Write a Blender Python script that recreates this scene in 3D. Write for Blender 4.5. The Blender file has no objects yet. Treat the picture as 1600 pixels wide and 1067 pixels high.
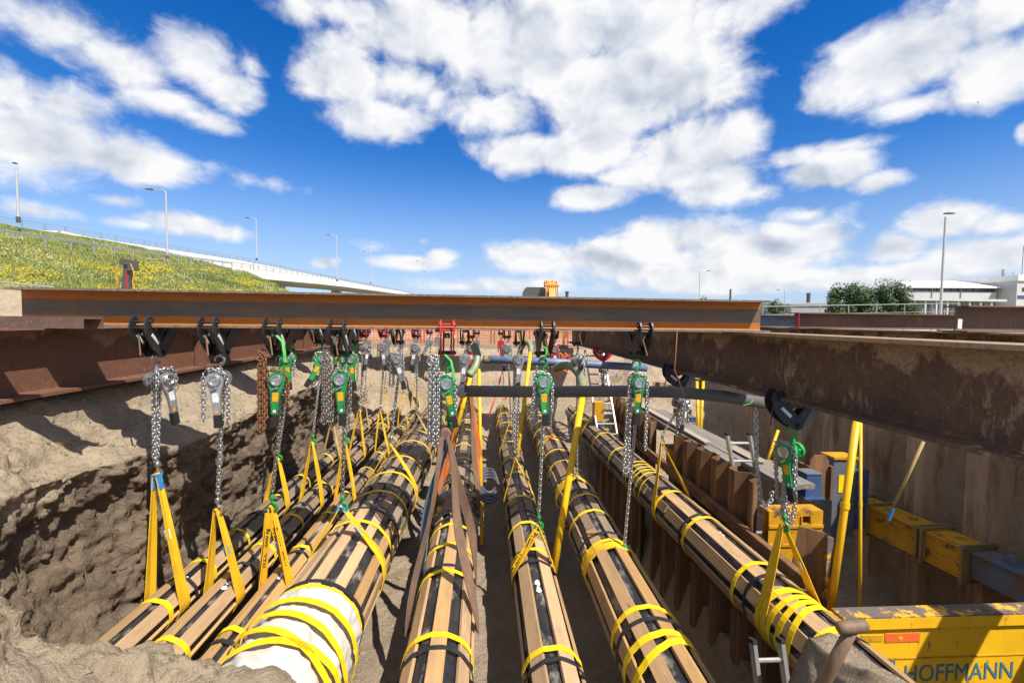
import bpy, math, random
import numpy as np
from mathutils import Vector, Matrix, noise
random.seed(7)
R = math.radians
sc = bpy.context.scene
C = sc.collection
# ------------------------------------------------------------------ camera
FPX = 711.0
cam_d = bpy.data.cameras.new('camera')
cam_d.sensor_width = 36.0
cam_d.lens = 36.0 * FPX / 1600.0
cam_d.clip_start = 0.05
cam_d.clip_end = 6000
cam = bpy.data.objects.new('camera', cam_d)
C.objects.link(cam)
CM = Matrix.Rotation(R(-3.46), 3, 'Z') @ Matrix.Rotation(R(90 - 2.66), 3, 'X') @ Matrix.Rotation(R(0.63), 3, 'Z')
cam.matrix_world = CM.to_4x4()
sc.camera = cam

def ray(px, py):
    return CM @ Vector(((px - 800) / FPX, -(py - 533.5) / FPX, -1.0))
def at(px, py, Y):
    d = ray(px, py)
    return d * (Y / d.y)
def atz(px, py, z):
    d = ray(px, py)
    return d * (z / d.z)
def atx(px, py, x):
    d = ray(px, py)
    return d * (x / d.x)

# ------------------------------------------------------------------ sun, sky, exposure
SUN = Vector((0.5, -0.55, 1.0)).normalized()
sun_d = bpy.data.lights.new('sun', 'SUN')
sun_d.energy = 4.6
sun_d.angle = R(0.5)
sun_d.color = (1.0, 0.94, 0.84)
sun = bpy.data.objects.new('sun', sun_d)
sun.rotation_euler = SUN.to_track_quat('Z', 'Y').to_euler()
C.objects.link(sun)

vs = sc.view_settings
vs.view_transform = 'Standard'
vs.look = 'None'
vs.exposure = 0.75
vs.gamma = 1
vs.use_curve_mapping = False

w = bpy.data.worlds.new('World')
sc.world = w
w.use_nodes = True
WN = w.node_tree
for n in list(WN.nodes):
    WN.nodes.remove(n)

class G:
    """tiny node-graph helper"""
    def __init__(s, tree):
        s.t = tree
    def n(s, typ, **kw):
        nd = s.t.nodes.new(typ)
        for k, v in kw.items():
            setattr(nd, k, v)
        return nd
    def put(s, sock, v):
        if isinstance(v, bpy.types.NodeSocket):
            s.t.links.new(v, sock)
        elif v is not None:
            sock.default_value = v
    def m(s, op, a, b=None, c=None, clamp=False):
        nd = s.n('ShaderNodeMath', operation=op)
        nd.use_clamp = clamp
        s.put(nd.inputs[0], a)
        if b is not None: s.put(nd.inputs[1], b)
        if c is not None: s.put(nd.inputs[2], c)
        return nd.outputs[0]
    def v(s, op, a, b=None):
        nd = s.n('ShaderNodeVectorMath', operation=op)
        s.put(nd.inputs[0], a)
        if b is not None: s.put(nd.inputs[1], b)
        return nd.outputs['Value'] if op in ('LENGTH', 'DOT_PRODUCT') else nd.outputs[0]
    def noise(s, vec, scale, detail=4, rough=0.55, dist=0.0):
        nd = s.n('ShaderNodeTexNoise')
        nd.inputs['Scale'].default_value = scale
        nd.inputs['Detail'].default_value = detail
        nd.inputs['Roughness'].default_value = rough
        nd.inputs['Distortion'].default_value = dist
        s.put(nd.inputs['Vector'], vec)
        return nd.outputs['Fac']
    def mr(s, x, a, b, c=0.0, d=1.0, smooth=False):
        nd = s.n('ShaderNodeMapRange')
        nd.interpolation_type = 'SMOOTHSTEP' if smooth else 'LINEAR'
        s.put(nd.inputs[0], x)
        for i, q in enumerate((a, b, c, d)):
            s.put(nd.inputs[i + 1], q)
        return nd.outputs[0]
    def mix(s, f, a, b, blend='MIX'):
        nd = s.n('ShaderNodeMix', data_type='RGBA', blend_type=blend)
        s.put(nd.inputs[0], f)
        s.put(nd.inputs[6], (*a, 1) if isinstance(a, tuple) and len(a) == 3 else a)
        s.put(nd.inputs[7], (*b, 1) if isinstance(b, tuple) and len(b) == 3 else b)
        return nd.outputs[2]
    def ramp(s, f, stops):
        nd = s.n('ShaderNodeValToRGB')
        e = nd.color_ramp.elements
        while len(e) < len(stops): e.new(0.5)
        for q, (p, c) in zip(e, stops):
            q.position = p
            q.color = (*c, 1)
        s.put(nd.inputs[0], f)
        return nd.outputs[0]

g = G(WN)
tc = g.n('ShaderNodeTexCoord')
sky = g.n('ShaderNodeTexSky', sky_type='NISHITA')
sky.sun_disc = False
sky.sun_elevation = math.asin(SUN.z)
sky.sun_rotation = math.atan2(SUN.x, SUN.y)
sky.altitude = 0
sky.air_density = 1.0
sky.dust_density = 0.0
sky.ozone_density = 3.0
hs = g.n('ShaderNodeHueSaturation')
hs.inputs['Hue'].default_value = 0.513
hs.inputs['Saturation'].default_value = 1.42
hs.inputs['Value'].default_value = 0.95
WN.links.new(sky.outputs[0], hs.inputs['Color'])
bg_sky = g.n('ShaderNodeBackground')
bg_sky.inputs[1].default_value = 0.095
# direction -> azimuth / elevation, clouds laid out as banks of cumulus at their real bearings
sep = g.n('ShaderNodeSeparateXYZ')
WN.links.new(tc.outputs['Generated'], sep.inputs[0])
az = g.m('ARCTAN2', sep.outputs[0], sep.outputs[1])
el = g.m('ARCSINE', sep.outputs[2])
hz_ = g.mix(g.mr(el, -0.05, 0.34, 0.92, 0.0, True), hs.outputs[0], (2.9, 3.75, 5.5))
WN.links.new(hz_, bg_sky.inputs[0])
comb = g.n('ShaderNodeCombineXYZ')
g.put(comb.inputs[0], az); g.put(comb.inputs[1], el)
P = comb.outputs[0]
# cumulus noise stretched a little along the horizon, warped
stretch = g.v('MULTIPLY', P, (1.0, 1.35, 1.0))
warp = g.n('ShaderNodeTexNoise'); warp.inputs['Scale'].default_value = 7.0; warp.inputs['Detail'].default_value = 3
g.put(warp.inputs['Vector'], stretch)
wv = g.v('MULTIPLY', g.v('SUBTRACT', warp.outputs['Color'], (0.5, 0.5, 0.5)), (0.10, 0.08, 0.0))
PP = g.v('ADD', stretch, wv)
CL = [  # px, py, rx, ry, strength
 (40, 215, 175, 62, 1.0), (170, 245, 150, 36, .95), (10, 140, 75, 50, .75), (265, 255, 80, 20, .6), (90, 160, 70, 36, .6),
 (70, 40, 130, 42, .52), (170, 90, 80, 34, .5), (20, 10, 80, 26, .5), (210, 115, 40, 22, .4),
 (318, 92, 66, 50, .95), (360, 140, 50, 36, .85), (385, 100, 28, 22, .45), (270, 160, 60, 18, .42), (340, 195, 50, 16, .5), (305, 180, 50, 14, .4),
 (470, 15, 44, 28, .6), (540, 110, 66, 64, .95), (490, 120, 44, 36, .75), (590, 185, 80, 34, .85), (650, 50, 120, 70, .95), (560, 20, 90, 30, .8), (640, 130, 70, 50, .75),
 (820, 70, 190, 110, 1.1), (990, 30, 190, 80, 1.0), (1160, 10, 100, 40, .75), (980, 150, 170, 90, 1.15), (840, 240, 100, 34, 1.0), (940, 225, 90, 50, 1.0), (1060, 240, 110, 66, 1.15),
 (1120, 285, 84, 40, .95), (930, 308, 66, 20, .95), (780, 175, 80, 40, .75), (1150, 215, 46, 44, .7), (1010, 275, 80, 34, .85), (1190, 300, 40, 18, .6),
 (1290, 268, 84, 30, 1.0), (1365, 285, 44, 17, .75), (1235, 248, 36, 17, .8), (1325, 228, 50, 9, .25),
 (1410, 95, 170, 76, 1.1), (1550, 110, 110, 66, 1.05), (1290, 150, 50, 28, .8), (1560, 30, 80, 50, .85), (1440, 160, 110, 26, .75), (1600, 205, 14, 18, .7),
 (1060, 372, 110, 34, 1.0), (960, 400, 170, 28, 1.0), (1180, 395, 140, 44, 1.1), (840, 402, 76, 28, .9), (1290, 378, 50, 40, .9), (1150, 440, 330, 20, .9), (800, 446, 110, 12, .6), (1050, 425, 240, 18, .8),
 (1480, 345, 76, 28, .8), (1540, 400, 120, 32, .95), (1400, 388, 50, 22, .8), (1560, 350, 60, 20, .7), (1460, 425, 100, 20, .8), (1260, 335, 60, 14, .4),
 (288, 350, 70, 22, 1.0), (335, 362, 44, 14, .8), (190, 315, 36, 10, .45), (230, 352, 50, 10, .5), (505, 410, 22, 12, .8), (645, 410, 66, 12, .95), (690, 400, 28, 13, .75), (720, 447, 46, 7, .6), (400, 285, 50, 10, .22), (590, 385, 26, 7, .2), (50, 330, 50, 10, .35), (660, 378, 12, 6, .4),
]
acc = None
for (px, py, rx, ry, st) in CL:
    d = ray(px, py).normalized()
    ca, ce = math.atan2(d.x, d.y), math.asin(d.z)
    d2 = ray(px + rx, py).normalized(); d3 = ray(px, py - ry).normalized()
    ra = abs(math.atan2(d2.x, d2.y) - ca) * 1.16 + 1e-4
    re = abs(math.asin(d3.z) - ce) * 1.16 + 1e-4
    q = g.v('MULTIPLY', g.v('SUBTRACT', P, (ca, ce, 0)), (1 / ra, 1 / re, 0))
    b = g.m('MULTIPLY', g.m('SUBTRACT', 1.0, g.v('LENGTH', q)), st)
    b = g.m('MAXIMUM', b, -0.6)
    acc = b if acc is None else g.m('SMOOTH_MAX', acc, b, 0.14)
# elsewhere in the sky the same fair-weather clouds go on, laid out by a slow noise
far_n = g.noise(P, 2.6, 2)
away = g.m('MAXIMUM', g.mr(g.m('ABSOLUTE', az), 0.85, 1.1, 0, 1), g.mr(el, 0.66, 0.85, 0, 1))
gen = g.m('ADD', g.m('MULTIPLY', g.mr(far_n, 0.34, 0.60, -0.6, 1.0), 1.0), 0.0)
acc = g.m('ADD', g.m('MULTIPLY', acc, g.m('SUBTRACT', 1.0, away)), g.m('MULTIPLY', gen, away))
def dens(off, det=10, rg=0.6):
    v_ = g.v('ADD', PP, off) if off else PP
    return g.noise(v_, 7.0, det, rg)
n0 = dens(None)
n1 = dens((0.022, 0.034, 0), 4, .5)
n0s = dens(None, 4, .5)
n2 = g.noise(PP, 4.5, 4)
dn = g.m('ADD', g.m('MULTIPLY_ADD', acc, 1.3, 0.10), g.m('MULTIPLY', g.m('SUBTRACT', n0, 0.5), 2.5))
alpha = g.mr(dn, -0.06, 0.74, 0, 1, True)
lit = g.m('MULTIPLY', g.m('SUBTRACT', n0s, n1), 2.2)          # puffs bright on the side of the sun
thick = g.mr(dn, 0.25, 1.6, 0, 1)
shade = g.m('ADD', g.m('ADD', 0.90, lit), g.m('MULTIPLY', thick, g.mr(n2, 0.36, 0.64, 0.0, -0.38)), clamp=True)
ccol = g.ramp(shade, [(0.0, (.30, .36, .47)), (0.45, (.50, .55, .65)), (0.75, (.72, .75, .81)), (1.0, (.89, .89, .90))])
bg_c = g.n('ShaderNodeBackground')
g.put(bg_c.inputs[0], ccol)
bg_c.inputs[1].default_value = 0.65
ms = g.n('ShaderNodeMixShader')
g.put(ms.inputs[0], g.m('MULTIPLY', alpha, g.mr(el, -0.005, 0.01, 0, 1)))
WN.links.new(bg_sky.outputs[0], ms.inputs[1]); WN.links.new(bg_c.outputs[0], ms.inputs[2])
wo = g.n('ShaderNodeOutputWorld')
WN.links.new(ms.outputs[0], wo.inputs[0])

# ------------------------------------------------------------------ materials
def newmat(name):
    m = bpy.data.materials.new(name)
    m.use_nodes = True
    t = m.node_tree
    b = t.nodes['Principled BSDF']
    return m, G(t), b

def mk(name, c1, c2, scale=6.0, lo=.35, hi=.65, c3=None, s3=2.0, t3=(.55, .7), rough=.7, metal=0.0, bump=0.0, bs=40.0, stretch=(1, 1, 1), coord='Object', rnd=0.0, spec=0.4, detail=5):
    m, q, b = newmat(name)
    tc = q.n('ShaderNodeTexCoord')
    vec = q.v('MULTIPLY', tc.outputs[coord], stretch)
    if rnd > 0:
        oi = q.n('ShaderNodeObjectInfo')
        cx = q.n('ShaderNodeCombineXYZ')
        q.put(cx.inputs[0], q.m('MULTIPLY', oi.outputs['Random'], 57.0)); q.put(cx.inputs[2], q.m('MULTIPLY', oi.outputs['Random'], 31.0))
        vec = q.v('ADD', vec, cx.outputs[0])
    f = q.mr(q.noise(vec, scale, detail, .6), lo, hi)
    col = q.mix(f, c1, c2)
    if c3:
        f3 = q.mr(q.noise(q.v('ADD', vec, (9.1, 3.3, 5.7)), s3, 6, .65), t3[0], t3[1])
        col = q.mix(f3, col, c3)
    if rnd > 0:
        h = q.n('ShaderNodeHueSaturation')
        q.put(h.inputs['Value'], q.mr(oi.outputs['Random'], 0, 1, 1 - rnd, 1 + rnd))
        q.put(h.inputs['Color'], col)
        col = h.outputs[0]
    q.put(b.inputs['Base Color'], col)
    b.inputs['Roughness'].default_value = rough
    b.inputs['Metallic'].default_value = metal
    b.inputs['Specular IOR Level'].default_value = spec
    if bump:
        bp = q.n('ShaderNodeBump')
        bp.inputs['Strength'].default_value = bump
        bp.inputs['Distance'].default_value = 0.01
        q.put(bp.inputs['Height'], q.noise(vec, bs, 5, .65))
        q.put(b.inputs['Normal'], bp.outputs[0])
    return m

M = {}
M['green'] = mk('green_paint', (.012, .30, .075), (.02, .24, .06), 9, c3=(.07, .08, .05), s3=11, t3=(.55, .68), rough=.42, rnd=.22)
M['greenlt'] = mk('green_strap', (.08, .42, .08), (.06, .34, .07), 20, rough=.6)
M['red'] = mk('red_paint', (.50, .025, .03), (.38, .02, .025), 10, rough=.4)
M['blackp'] = mk('black_paint', (.016, .017, .019), (.03, .03, .032), 12, c3=(.11, .09, .07), s3=10, t3=(.60, .74), rough=.42)
M['chain'] = mk('galvanised_chain', (.50, .50, .50), (.36, .36, .36), 30, rough=.36, metal=.75)
M['chaindk'] = mk('oiled_chain', (.20, .18, .16), (.28, .25, .22), 30, rough=.45, metal=.7)
M['chainrust'] = mk('rusty_chain', (.20, .085, .035), (.13, .06, .03), 30, c3=(.28, .15, .08), s3=30, rough=.8)
M['silver'] = mk('grey_hoist_paint', (.34, .34, .34), (.25, .25, .26), 10, c3=(.14, .12, .10), s3=12, t3=(.54, .68), rough=.40, metal=.45, rnd=.22)
M['steelbr'] = mk('bright_steel', (.62, .62, .62), (.48, .48, .48), 20, rough=.28, metal=.9)
M['rubber'] = mk('black_rubber', (.014, .014, .014), (.025, .025, .025), 30, rough=.75, bump=.4, bs=120)
M['sticker'] = mk('white_sticker', (.72, .72, .72), (.62, .63, .64), 60, c3=(.10, .12, .18), s3=70, t3=(.58, .62), rough=.5)
M['stickery'] = mk('amber_sticker', (.72, .36, .01), (.62, .30, .01), 30, c3=(.12, .07, .02), s3=60, t3=(.60, .66), rough=.5)
M['yellow'] = mk('yellow_webbing', (.80, .50, .012), (.72, .41, .012), 6, c3=(.42, .27, .06), s3=7, t3=(.58, .78), rough=.75, stretch=(1, 1, 1), bump=.5, bs=90, rnd=.12)
M['tan'] = mk('faded_webbing', (.50, .36, .13), (.40, .28, .11), 7, c3=(.25, .18, .09), s3=6, t3=(.55, .75), rough=.8)
M['tape'] = mk('yellow_strap', (.85, .58, .008), (.80, .53, .008), 8, c3=(.45, .33, .08), s3=12, t3=(.66, .8), rough=.55)
M['bluew'] = mk('blue_webbing', (.03, .24, .55), (.03, .19, .45), 14, rough=.7)
M['bluegr'] = mk('blue_grey_webbing', (.10, .17, .26), (.07, .13, .22), 14, c3=(.2, .15, .1), s3=9, rough=.8)
M['brownw'] = mk('brown_webbing', (.20, .12, .08), (.14, .085, .06), 9, c3=(.40, .13, .04), s3=8, t3=(.62, .74), rough=.85, stretch=(3, 3, .5), bump=.6, bs=70)
M['orangew'] = mk('orange_webbing', (.62, .16, .025), (.48, .12, .02), 9, c3=(.22, .12, .07), s3=7, t3=(.52, .7), rough=.8, stretch=(3, 3, .6))
M['hosey'] = mk('yellow_hose', (.78, .46, .01), (.70, .40, .01), 4, c3=(.4, .28, .08), s3=6, t3=(.62, .8), rough=.4)
M['hosegr'] = mk('green_hose', (.25, .29, .17), (.19, .23, .13), 9, rough=.35)
M['pipeblk'] = mk('black_pipe', (.075, .074, .072), (.11, .107, .102), 5, c3=(.14, .125, .105), s3=7, t3=(.5, .75), rough=.5, stretch=(.4, 1, 1))
M['pipeblue'] = mk('blue_pipe', (.085, .125, .25), (.11, .155, .29), 6, c3=(.24, .26, .30), s3=5, t3=(.5, .7), rough=.5)
M['hosedk'] = mk('dark_hose', (.05, .05, .075), (.08, .08, .10), 6, rough=.5)
M['cloth'] = mk('white_cloth', (.52, .50, .47), (.46, .44, .415), 3, c3=(.40, .35, .28), s3=4, t3=(.62, .85), rough=.9, bump=.5, bs=16)
M['blkwrap'] = mk('black_wrap', (.012, .012, .014), (.03, .03, .032), 12, c3=(.27, .24, .20), s3=7, t3=(.545, .68), rough=.33, stretch=(1, .45, 1), bump=.5, bs=22, spec=.6)
M['blkband'] = mk('black_band', (.016, .016, .018), (.03, .03, .03), 20, rough=.5)
M['plastic'] = mk('black_film', (.014, .014, .016), (.03, .03, .03), 8, rough=.22, bump=1.0, bs=14, spec=.7)
M['white'] = mk('white_patch', (.75, .75, .74), (.6, .6, .6), 20, rough=.6)
M['letblk'] = mk('black_print', (.015, .015, .015), (.02, .02, .02), 10, rough=.7)
M['letblue'] = mk('blue_stencil', (.035, .16, .27), (.04, .20, .30), 14, c3=(.5, .32, .02), s3=22, t3=(.62, .70), rough=.6)
M['alu'] = mk('aluminium', (.60, .60, .59), (.50, .50, .50), 8, rough=.35, metal=.7)
M['galv'] = mk('galvanised', (.42, .44, .46), (.34, .36, .38), 5, rough=.45, metal=.5)
M['lamp'] = mk('lamp_post_paint', (.50, .51, .52), (.42, .43, .44), 5, rough=.45, metal=.2)
M['concrete'] = mk('white_concrete', (.80, .79, .77), (.73, .72, .70), .4, rough=.8)
M['conc2'] = mk('grey_concrete', (.38, .37, .35), (.30, .29, .27), 1.2, rough=.9, bump=.3)
M['blue'] = mk('blue_steel', (.035, .075, .19), (.045, .095, .23), 7, c3=(.16, .12, .10), s3=8, t3=(.54, .66), rough=.55)
M['bluegrey'] = mk('worn_blue_steel', (.11, .15, .21), (.08, .11, .17), 7, c3=(.15, .10, .07), s3=6, t3=(.48, .62), rough=.6)
M['ysteel'] = mk('worn_yellow_steel', (.58, .30, .012), (.46, .23, .012), 4, c3=(.13, .075, .04), s3=7, t3=(.54, .63), rough=.5, bump=.2, bs=30)
M['yplate'] = mk('yellow_plate', (.80, .46, .012), (.72, .40, .012), 2.5, c3=(.26, .15, .05), s3=9, t3=(.61, .66), rough=.42, bump=.2, bs=9, stretch=(1.6, 1.6, .7))
M['rustedge'] = mk('rusted_edge', (.10, .09, .095), (.15, .11, .085), 14, c3=(.62, .34, .02), s3=8, t3=(.53, .59), rough=.75)
M['pile'] = mk('rusty_pile', (.135, .070, .034), (.22, .118, .058), 2.4, c3=(.075, .042, .024), s3=3.0, t3=(.48, .70), rough=.85, stretch=(3, 3, .35), bump=.35, bs=30, rnd=.15)
M['pilec'] = mk('weathered_pile', (.42, .315, .21), (.31, .215, .135), 1.8, c3=(.18, .105, .06), s3=2.2, t3=(.48, .66), rough=.85, stretch=(2.4, 2.4, .4), bump=.35, bs=24, rnd=.12)
M['waler'] = mk('worn_waler', (.20, .13, .06), (.28, .19, .07), 3, c3=(.50, .30, .03), s3=7, t3=(.60, .66), rough=.8)
M['plank'] = mk('grey_plank', (.20, .18, .155), (.14, .125, .11), 3, c3=(.26, .24, .21), s3=5, rough=.9, stretch=(8, .7, 8), bump=.5, bs=12, rnd=.15)
M['board'] = mk('pale_board', (.38, .31, .24), (.31, .25, .19), 3, rough=.8, stretch=(8, .7, 8), rnd=.1)
M['shovel'] = mk('shovel_wood', (.21, .135, .085), (.15, .095, .06), 10, rough=.6, stretch=(4, 4, .6), bump=.2)
M['tyewire'] = mk('rusty_wire', (.32, .12, .035), (.25, .09, .03), 30, rough=.8)
M['net'] = mk('orange_net', (.80, .14, .03), (.70, .12, .03), 10, rough=.6)
M['rope'] = mk('red_white_rod', (.6, .05, .04), (.5, .04, .04), 10, rough=.5)
M['dkgrey'] = mk('dark_grey_paint', (.06, .065, .07), (.09, .09, .095), 8, rough=.5)
M['excav'] = mk('orange_machine', (.65, .27, .02), (.55, .22, .02), 4, rough=.45)
M['glass'] = mk('dark_glass', (.03, .04, .05), (.05, .06, .07), 1, rough=.12, spec=.6)
M['wallw'] = mk('white_cladding', (.52, .52, .52), (.46, .46, .46), .3, rough=.7)
M['roofw'] = mk('white_roof', (.74, .74, .73), (.66, .66, .65), .3, c3=(.35, .2, .12), s3=.35, t3=(.68, .75), rough=.6)
M['wallg'] = mk('grey_cladding', (.30, .31, .32), (.25, .26, .27), .3, rough=.7)
M['bark'] = mk('bark', (.10, .08, .06), (.07, .055, .04), 5, rough=.9)
M['leafa'] = mk('leaf_dark', (.03, .062, .016), (.045, .085, .02), .8, rough=.6)
M['leafb'] = mk('leaf_light', (.075, .125, .03), (.055, .10, .025), .8, rough=.6)
M['root'] = mk('root', (.20, .14, .095), (.20, .09, .065), 9, rough=.9)

def wood(name, c1, c2, dk, rnd):
    m, q, b = newmat(name)
    tc = q.n('ShaderNodeTexCoord'); oi = q.n('ShaderNodeObjectInfo')
    cx = q.n('ShaderNodeCombineXYZ')
    q.put(cx.inputs[0], q.m('MULTIPLY', oi.outputs['Random'], 71.0)); q.put(cx.inputs[1], q.m('MULTIPLY', oi.outputs['Random'], 37.0))
    vec = q.v('ADD', tc.outputs['Object'], cx.outputs[0])
    gr = q.noise(q.v('MULTIPLY', vec, (34, 1.6, 34)), 1.6, 5, .6, .6)
    bl = q.noise(q.v('MULTIPLY', vec, (4, 1.2, 4)), 2.0, 4, .6)
    col = q.mix(q.mr(gr, .32, .68), c1, c2)
    col = q.mix(q.mr(bl, .50, .78), col, dk)
    vor = q.n('ShaderNodeTexVoronoi'); vor.inputs['Scale'].default_value = 5.0
    q.put(vor.inputs['Vector'], q.v('MULTIPLY', vec, (1.6, .55, 1.6)))
    col = q.mix(q.mr(vor.outputs['Distance'], .05, .085, .75, 0), col, (dk[0] * .5, dk[1] * .45, dk[2] * .4))
    mud = q.mr(q.noise(q.v('MULTIPLY', vec, (5, 2.4, 5)), 3.1, 7, .7), .57, .68, 0, .7)
    col = q.mix(mud, col, (.24, .195, .145))
    h = q.n('ShaderNodeHueSaturation')
    q.put(h.inputs['Value'], q.mr(oi.outputs['Random'], 0, 1, 1 - rnd, 1 + rnd))
    q.put(h.inputs['Saturation'], q.mr(q.m('FRACT', q.m('MULTIPLY', oi.outputs['Random'], 7.3)), 0, 1, .85, 1.1))
    q.put(h.inputs['Color'], col)
    q.put(b.inputs['Base Color'], h.outputs[0])
    b.inputs['Roughness'].default_value = .75
    bp = q.n('ShaderNodeBump'); bp.inputs['Strength'].default_value = .3; bp.inputs['Distance'].default_value = .004
    q.put(bp.inputs['Height'], gr); q.put(b.inputs['Normal'], bp.outputs[0])
    return m
M['wood'] = wood('new_wood', (.46, .285, .125), (.37, .215, .088), (.28, .175, .09), .20)
M['woodold'] = wood('weathered_wood', (.27, .195, .125), (.19, .135, .085), (.14, .10, .07), .28)

def millsteel():
    """cross beam: grey mill scale on the middle of the web, orange rust bands along the fillets and a dark flange"""
    m, q, b = newmat('mill_steel')
    tc = q.n('ShaderNodeTexCoord')
    s = q.n('ShaderNodeSeparateXYZ'); q.put(s.inputs[0], tc.outputs['Object'])
    o = tc.outputs['Object']
    z = q.m('ADD', s.outputs[2], q.m('MULTIPLY', q.m('SUBTRACT', q.noise(q.v('MULTIPLY', o, (1, 1, 4)), 5.0, 7, .7), .5), .024))
    up = q.mr(z, .198, .205, 0, 1)
    lo_ = q.mr(z, .086, .076, 0, 1)
    band = q.m('MAXIMUM', up, lo_)
    grey = q.mix(q.mr(q.noise(q.v('MULTIPLY', o, (.7, 1, 22)), 5, 5, .6), .3, .7), (.072, .060, .050), (.115, .097, .083))
    grey = q.mix(q.mr(q.noise(q.v('MULTIPLY', o, (.8, 1, 5)), 2.6, 6, .65), .42, .70), grey, (.20, .10, .038))
    rust = q.mix(q.mr(q.noise(q.v('MULTIPLY', o, (.6, 1, 5)), 16, 5, .65), .3, .7), (.46, .14, .006), (.33, .095, .006))
    col = q.mix(band, grey, rust)
    fl = q.m('MAXIMUM', q.mr(s.outputs[2], .258, .2595, 0, 1), q.mr(s.outputs[2], .0185, .0175, 0, 1))
    flc = q.mix(q.mr(q.noise(q.v('MULTIPLY', o, (2, 2, 2)), 24, 5, .7), .4, .6), (.10, .075, .06), (.20, .155, .125))
    col = q.mix(fl, col, flc)
    q.put(b.inputs['Base Color'], col)
    b.inputs['Roughness'].default_value = .55
    bp = q.n('ShaderNodeBump'); bp.inputs['Strength'].default_value = .25; bp.inputs['Distance'].default_value = .004
    q.put(bp.inputs['Height'], q.noise(o, 90, 4, .6)); q.put(b.inputs['Normal'], bp.outputs[0])
    return m
M['mill'] = millsteel()

def rustbeam(name, ca, cb, cpale, cdark, pale_t=(.50, .56)):
    m, q, b = newmat(name)
    tc = q.n('ShaderNodeTexCoord')
    o = tc.outputs['Object']
    s = q.n('ShaderNodeSeparateXYZ'); q.put(s.inputs[0], o)
    st = q.v('MULTIPLY', o, (1, 1, .8))
    col = q.mix(q.mr(q.noise(st, 16, 6, .7), .35, .65), ca, cb)
    # flaked pale patches, more of them high on the web, running down in streaks
    sc_ = q.m('MULTIPLY', q.m('SUBTRACT', q.noise(q.v('MULTIPLY', o, (1, 1, .55)), 2.6, 7, .62, .3), .5), .62)
    top_ = q.mr(q.m('ADD', s.outputs[2], sc_), .395, .43)
    strk = q.noise(q.v('MULTIPLY', o, (1, 1, .28)), 30, 4, .7)
    clus = q.mr(q.noise(q.v('ADD', o, (11, 2, 4)), 2.1, 4, .6), .50, .62)
    f = q.m('MAXIMUM', top_, q.m('MULTIPLY', q.mr(q.m('ADD', strk, q.m('MULTIPLY', q.noise(o, 9, 4, .6), .5)), pale_t[0] + .25, pale_t[1] + .28), clus))
    f = q.m('MULTIPLY', f, q.mr(q.noise(o, 50, 4, .7), .38, .52, .45, 1))
    col = q.mix(q.m('MULTIPLY', f, .75), col, cpale)
    dk = q.mr(q.noise(q.v('ADD', o, (3, 5, 1)), 1.7, 6, .6), .5, .64)
    col = q.mix(q.m('MULTIPLY', dk, .75), col, cdark)
    sp = q.mr(q.noise(o, 75, 3, .6), .62, .72)
    col = q.mix(q.m('MULTIPLY', sp, .6), col, cpale)
    q.put(b.inputs['Base Color'], col)
    b.inputs['Roughness'].default_value = .75
    bp = q.n('ShaderNodeBump'); bp.inputs['Strength'].default_value = .4; bp.inputs['Distance'].default_value = .005
    q.put(bp.inputs['Height'], q.noise(o, 60, 5, .65)); q.put(b.inputs['Normal'], bp.outputs[0])
    return m
M['rustr'] = rustbeam('rust_brown_dark', (.115, .060, .034), (.075, .040, .026), (.37, .25, .145), (.045, .026, .019), (.50, .56))
M['rustl'] = rustbeam('rust_red', (.16, .068, .038), (.115, .05, .03), (.34, .19, .12), (.10, .045, .03), (.60, .70))
M['rustp'] = rustbeam('rust_plum', (.15, .085, .065), (.115, .065, .05), (.34, .21, .13), (.08, .05, .04), (.56, .66))

def soilmat():
    m, q, b = newmat('soil')
    tc = q.n('ShaderNodeTexCoord'); o = tc.outputs['Object']
    s = q.n('ShaderNodeSeparateXYZ'); q.put(s.inputs[0], o)
    geo = q.n('ShaderNodeNewGeometry')
    dry = q.mix(q.mr(q.noise(o, 5, 6, .65), .35, .65), (.43, .345, .25), (.335, .265, .188))
    dry = q.mix(q.mr(q.noise(o, 26, 4, .7), .56, .68), dry, (.23, .175, .12))
    wet = q.mix(q.mr(q.noise(o, 4, 6, .65), .35, .65), (.155, .118, .085), (.225, .172, .122))
    wet = q.mix(q.mr(q.noise(o, 17, 5, .65), .55, .72), wet, (.11, .086, .064))
    # damp earth lies below the dry crust on the left bank; far end is all dry sand
    lvl = q.m('ADD', s.outputs[2], q.m('MULTIPLY', q.m('SUBTRACT', q.noise(o, 1.9, 5, .6), .5), .55))
    f = q.mr(lvl, -1.10, -1.22, 0, 1)
    f = q.m('MULTIPLY', f, q.mr(s.outputs[1], 8.2, 10.4, 1, .10))
    f = q.m('MULTIPLY', f, q.mr(q.m('ADD', s.outputs[0], q.m('MULTIPLY', q.noise(o, 2, 3), .9)), -1.5, -.4, 1, .18))
    # the heap in front of the camera is dry
    f = q.m('MULTIPLY', f, q.mr(q.m('ADD', s.outputs[1], q.m('MULTIPLY', q.noise(o, 3, 3), .3)), 2.42, 2.62, 0, 1))
    col = q.mix(f, dry, wet)
    q.put(b.inputs['Base Color'], col)
    b.inputs['Roughness'].default_value = .95
    b.inputs['Specular IOR Level'].default_value = .15
    bp = q.n('ShaderNodeBump'); bp.inputs['Strength'].default_value = 1.0; bp.inputs['Distance'].default_value = .05
    h = q.m('ADD', q.noise(o, 14, 8, .7), q.m('MULTIPLY', q.noise(o, 70, 4, .7), .35))
    q.put(bp.inputs['Height'], h); q.put(b.inputs['Normal'], bp.outputs[0])
    return m
M['soil'] = soilmat()
M['ground'] = mk('ground', (.36, .30, .22), (.28, .24, .17), .5, c3=(.13, .16, .06), s3=.08, t3=(.45, .6), rough=.95, bump=.4, bs=8)
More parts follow.
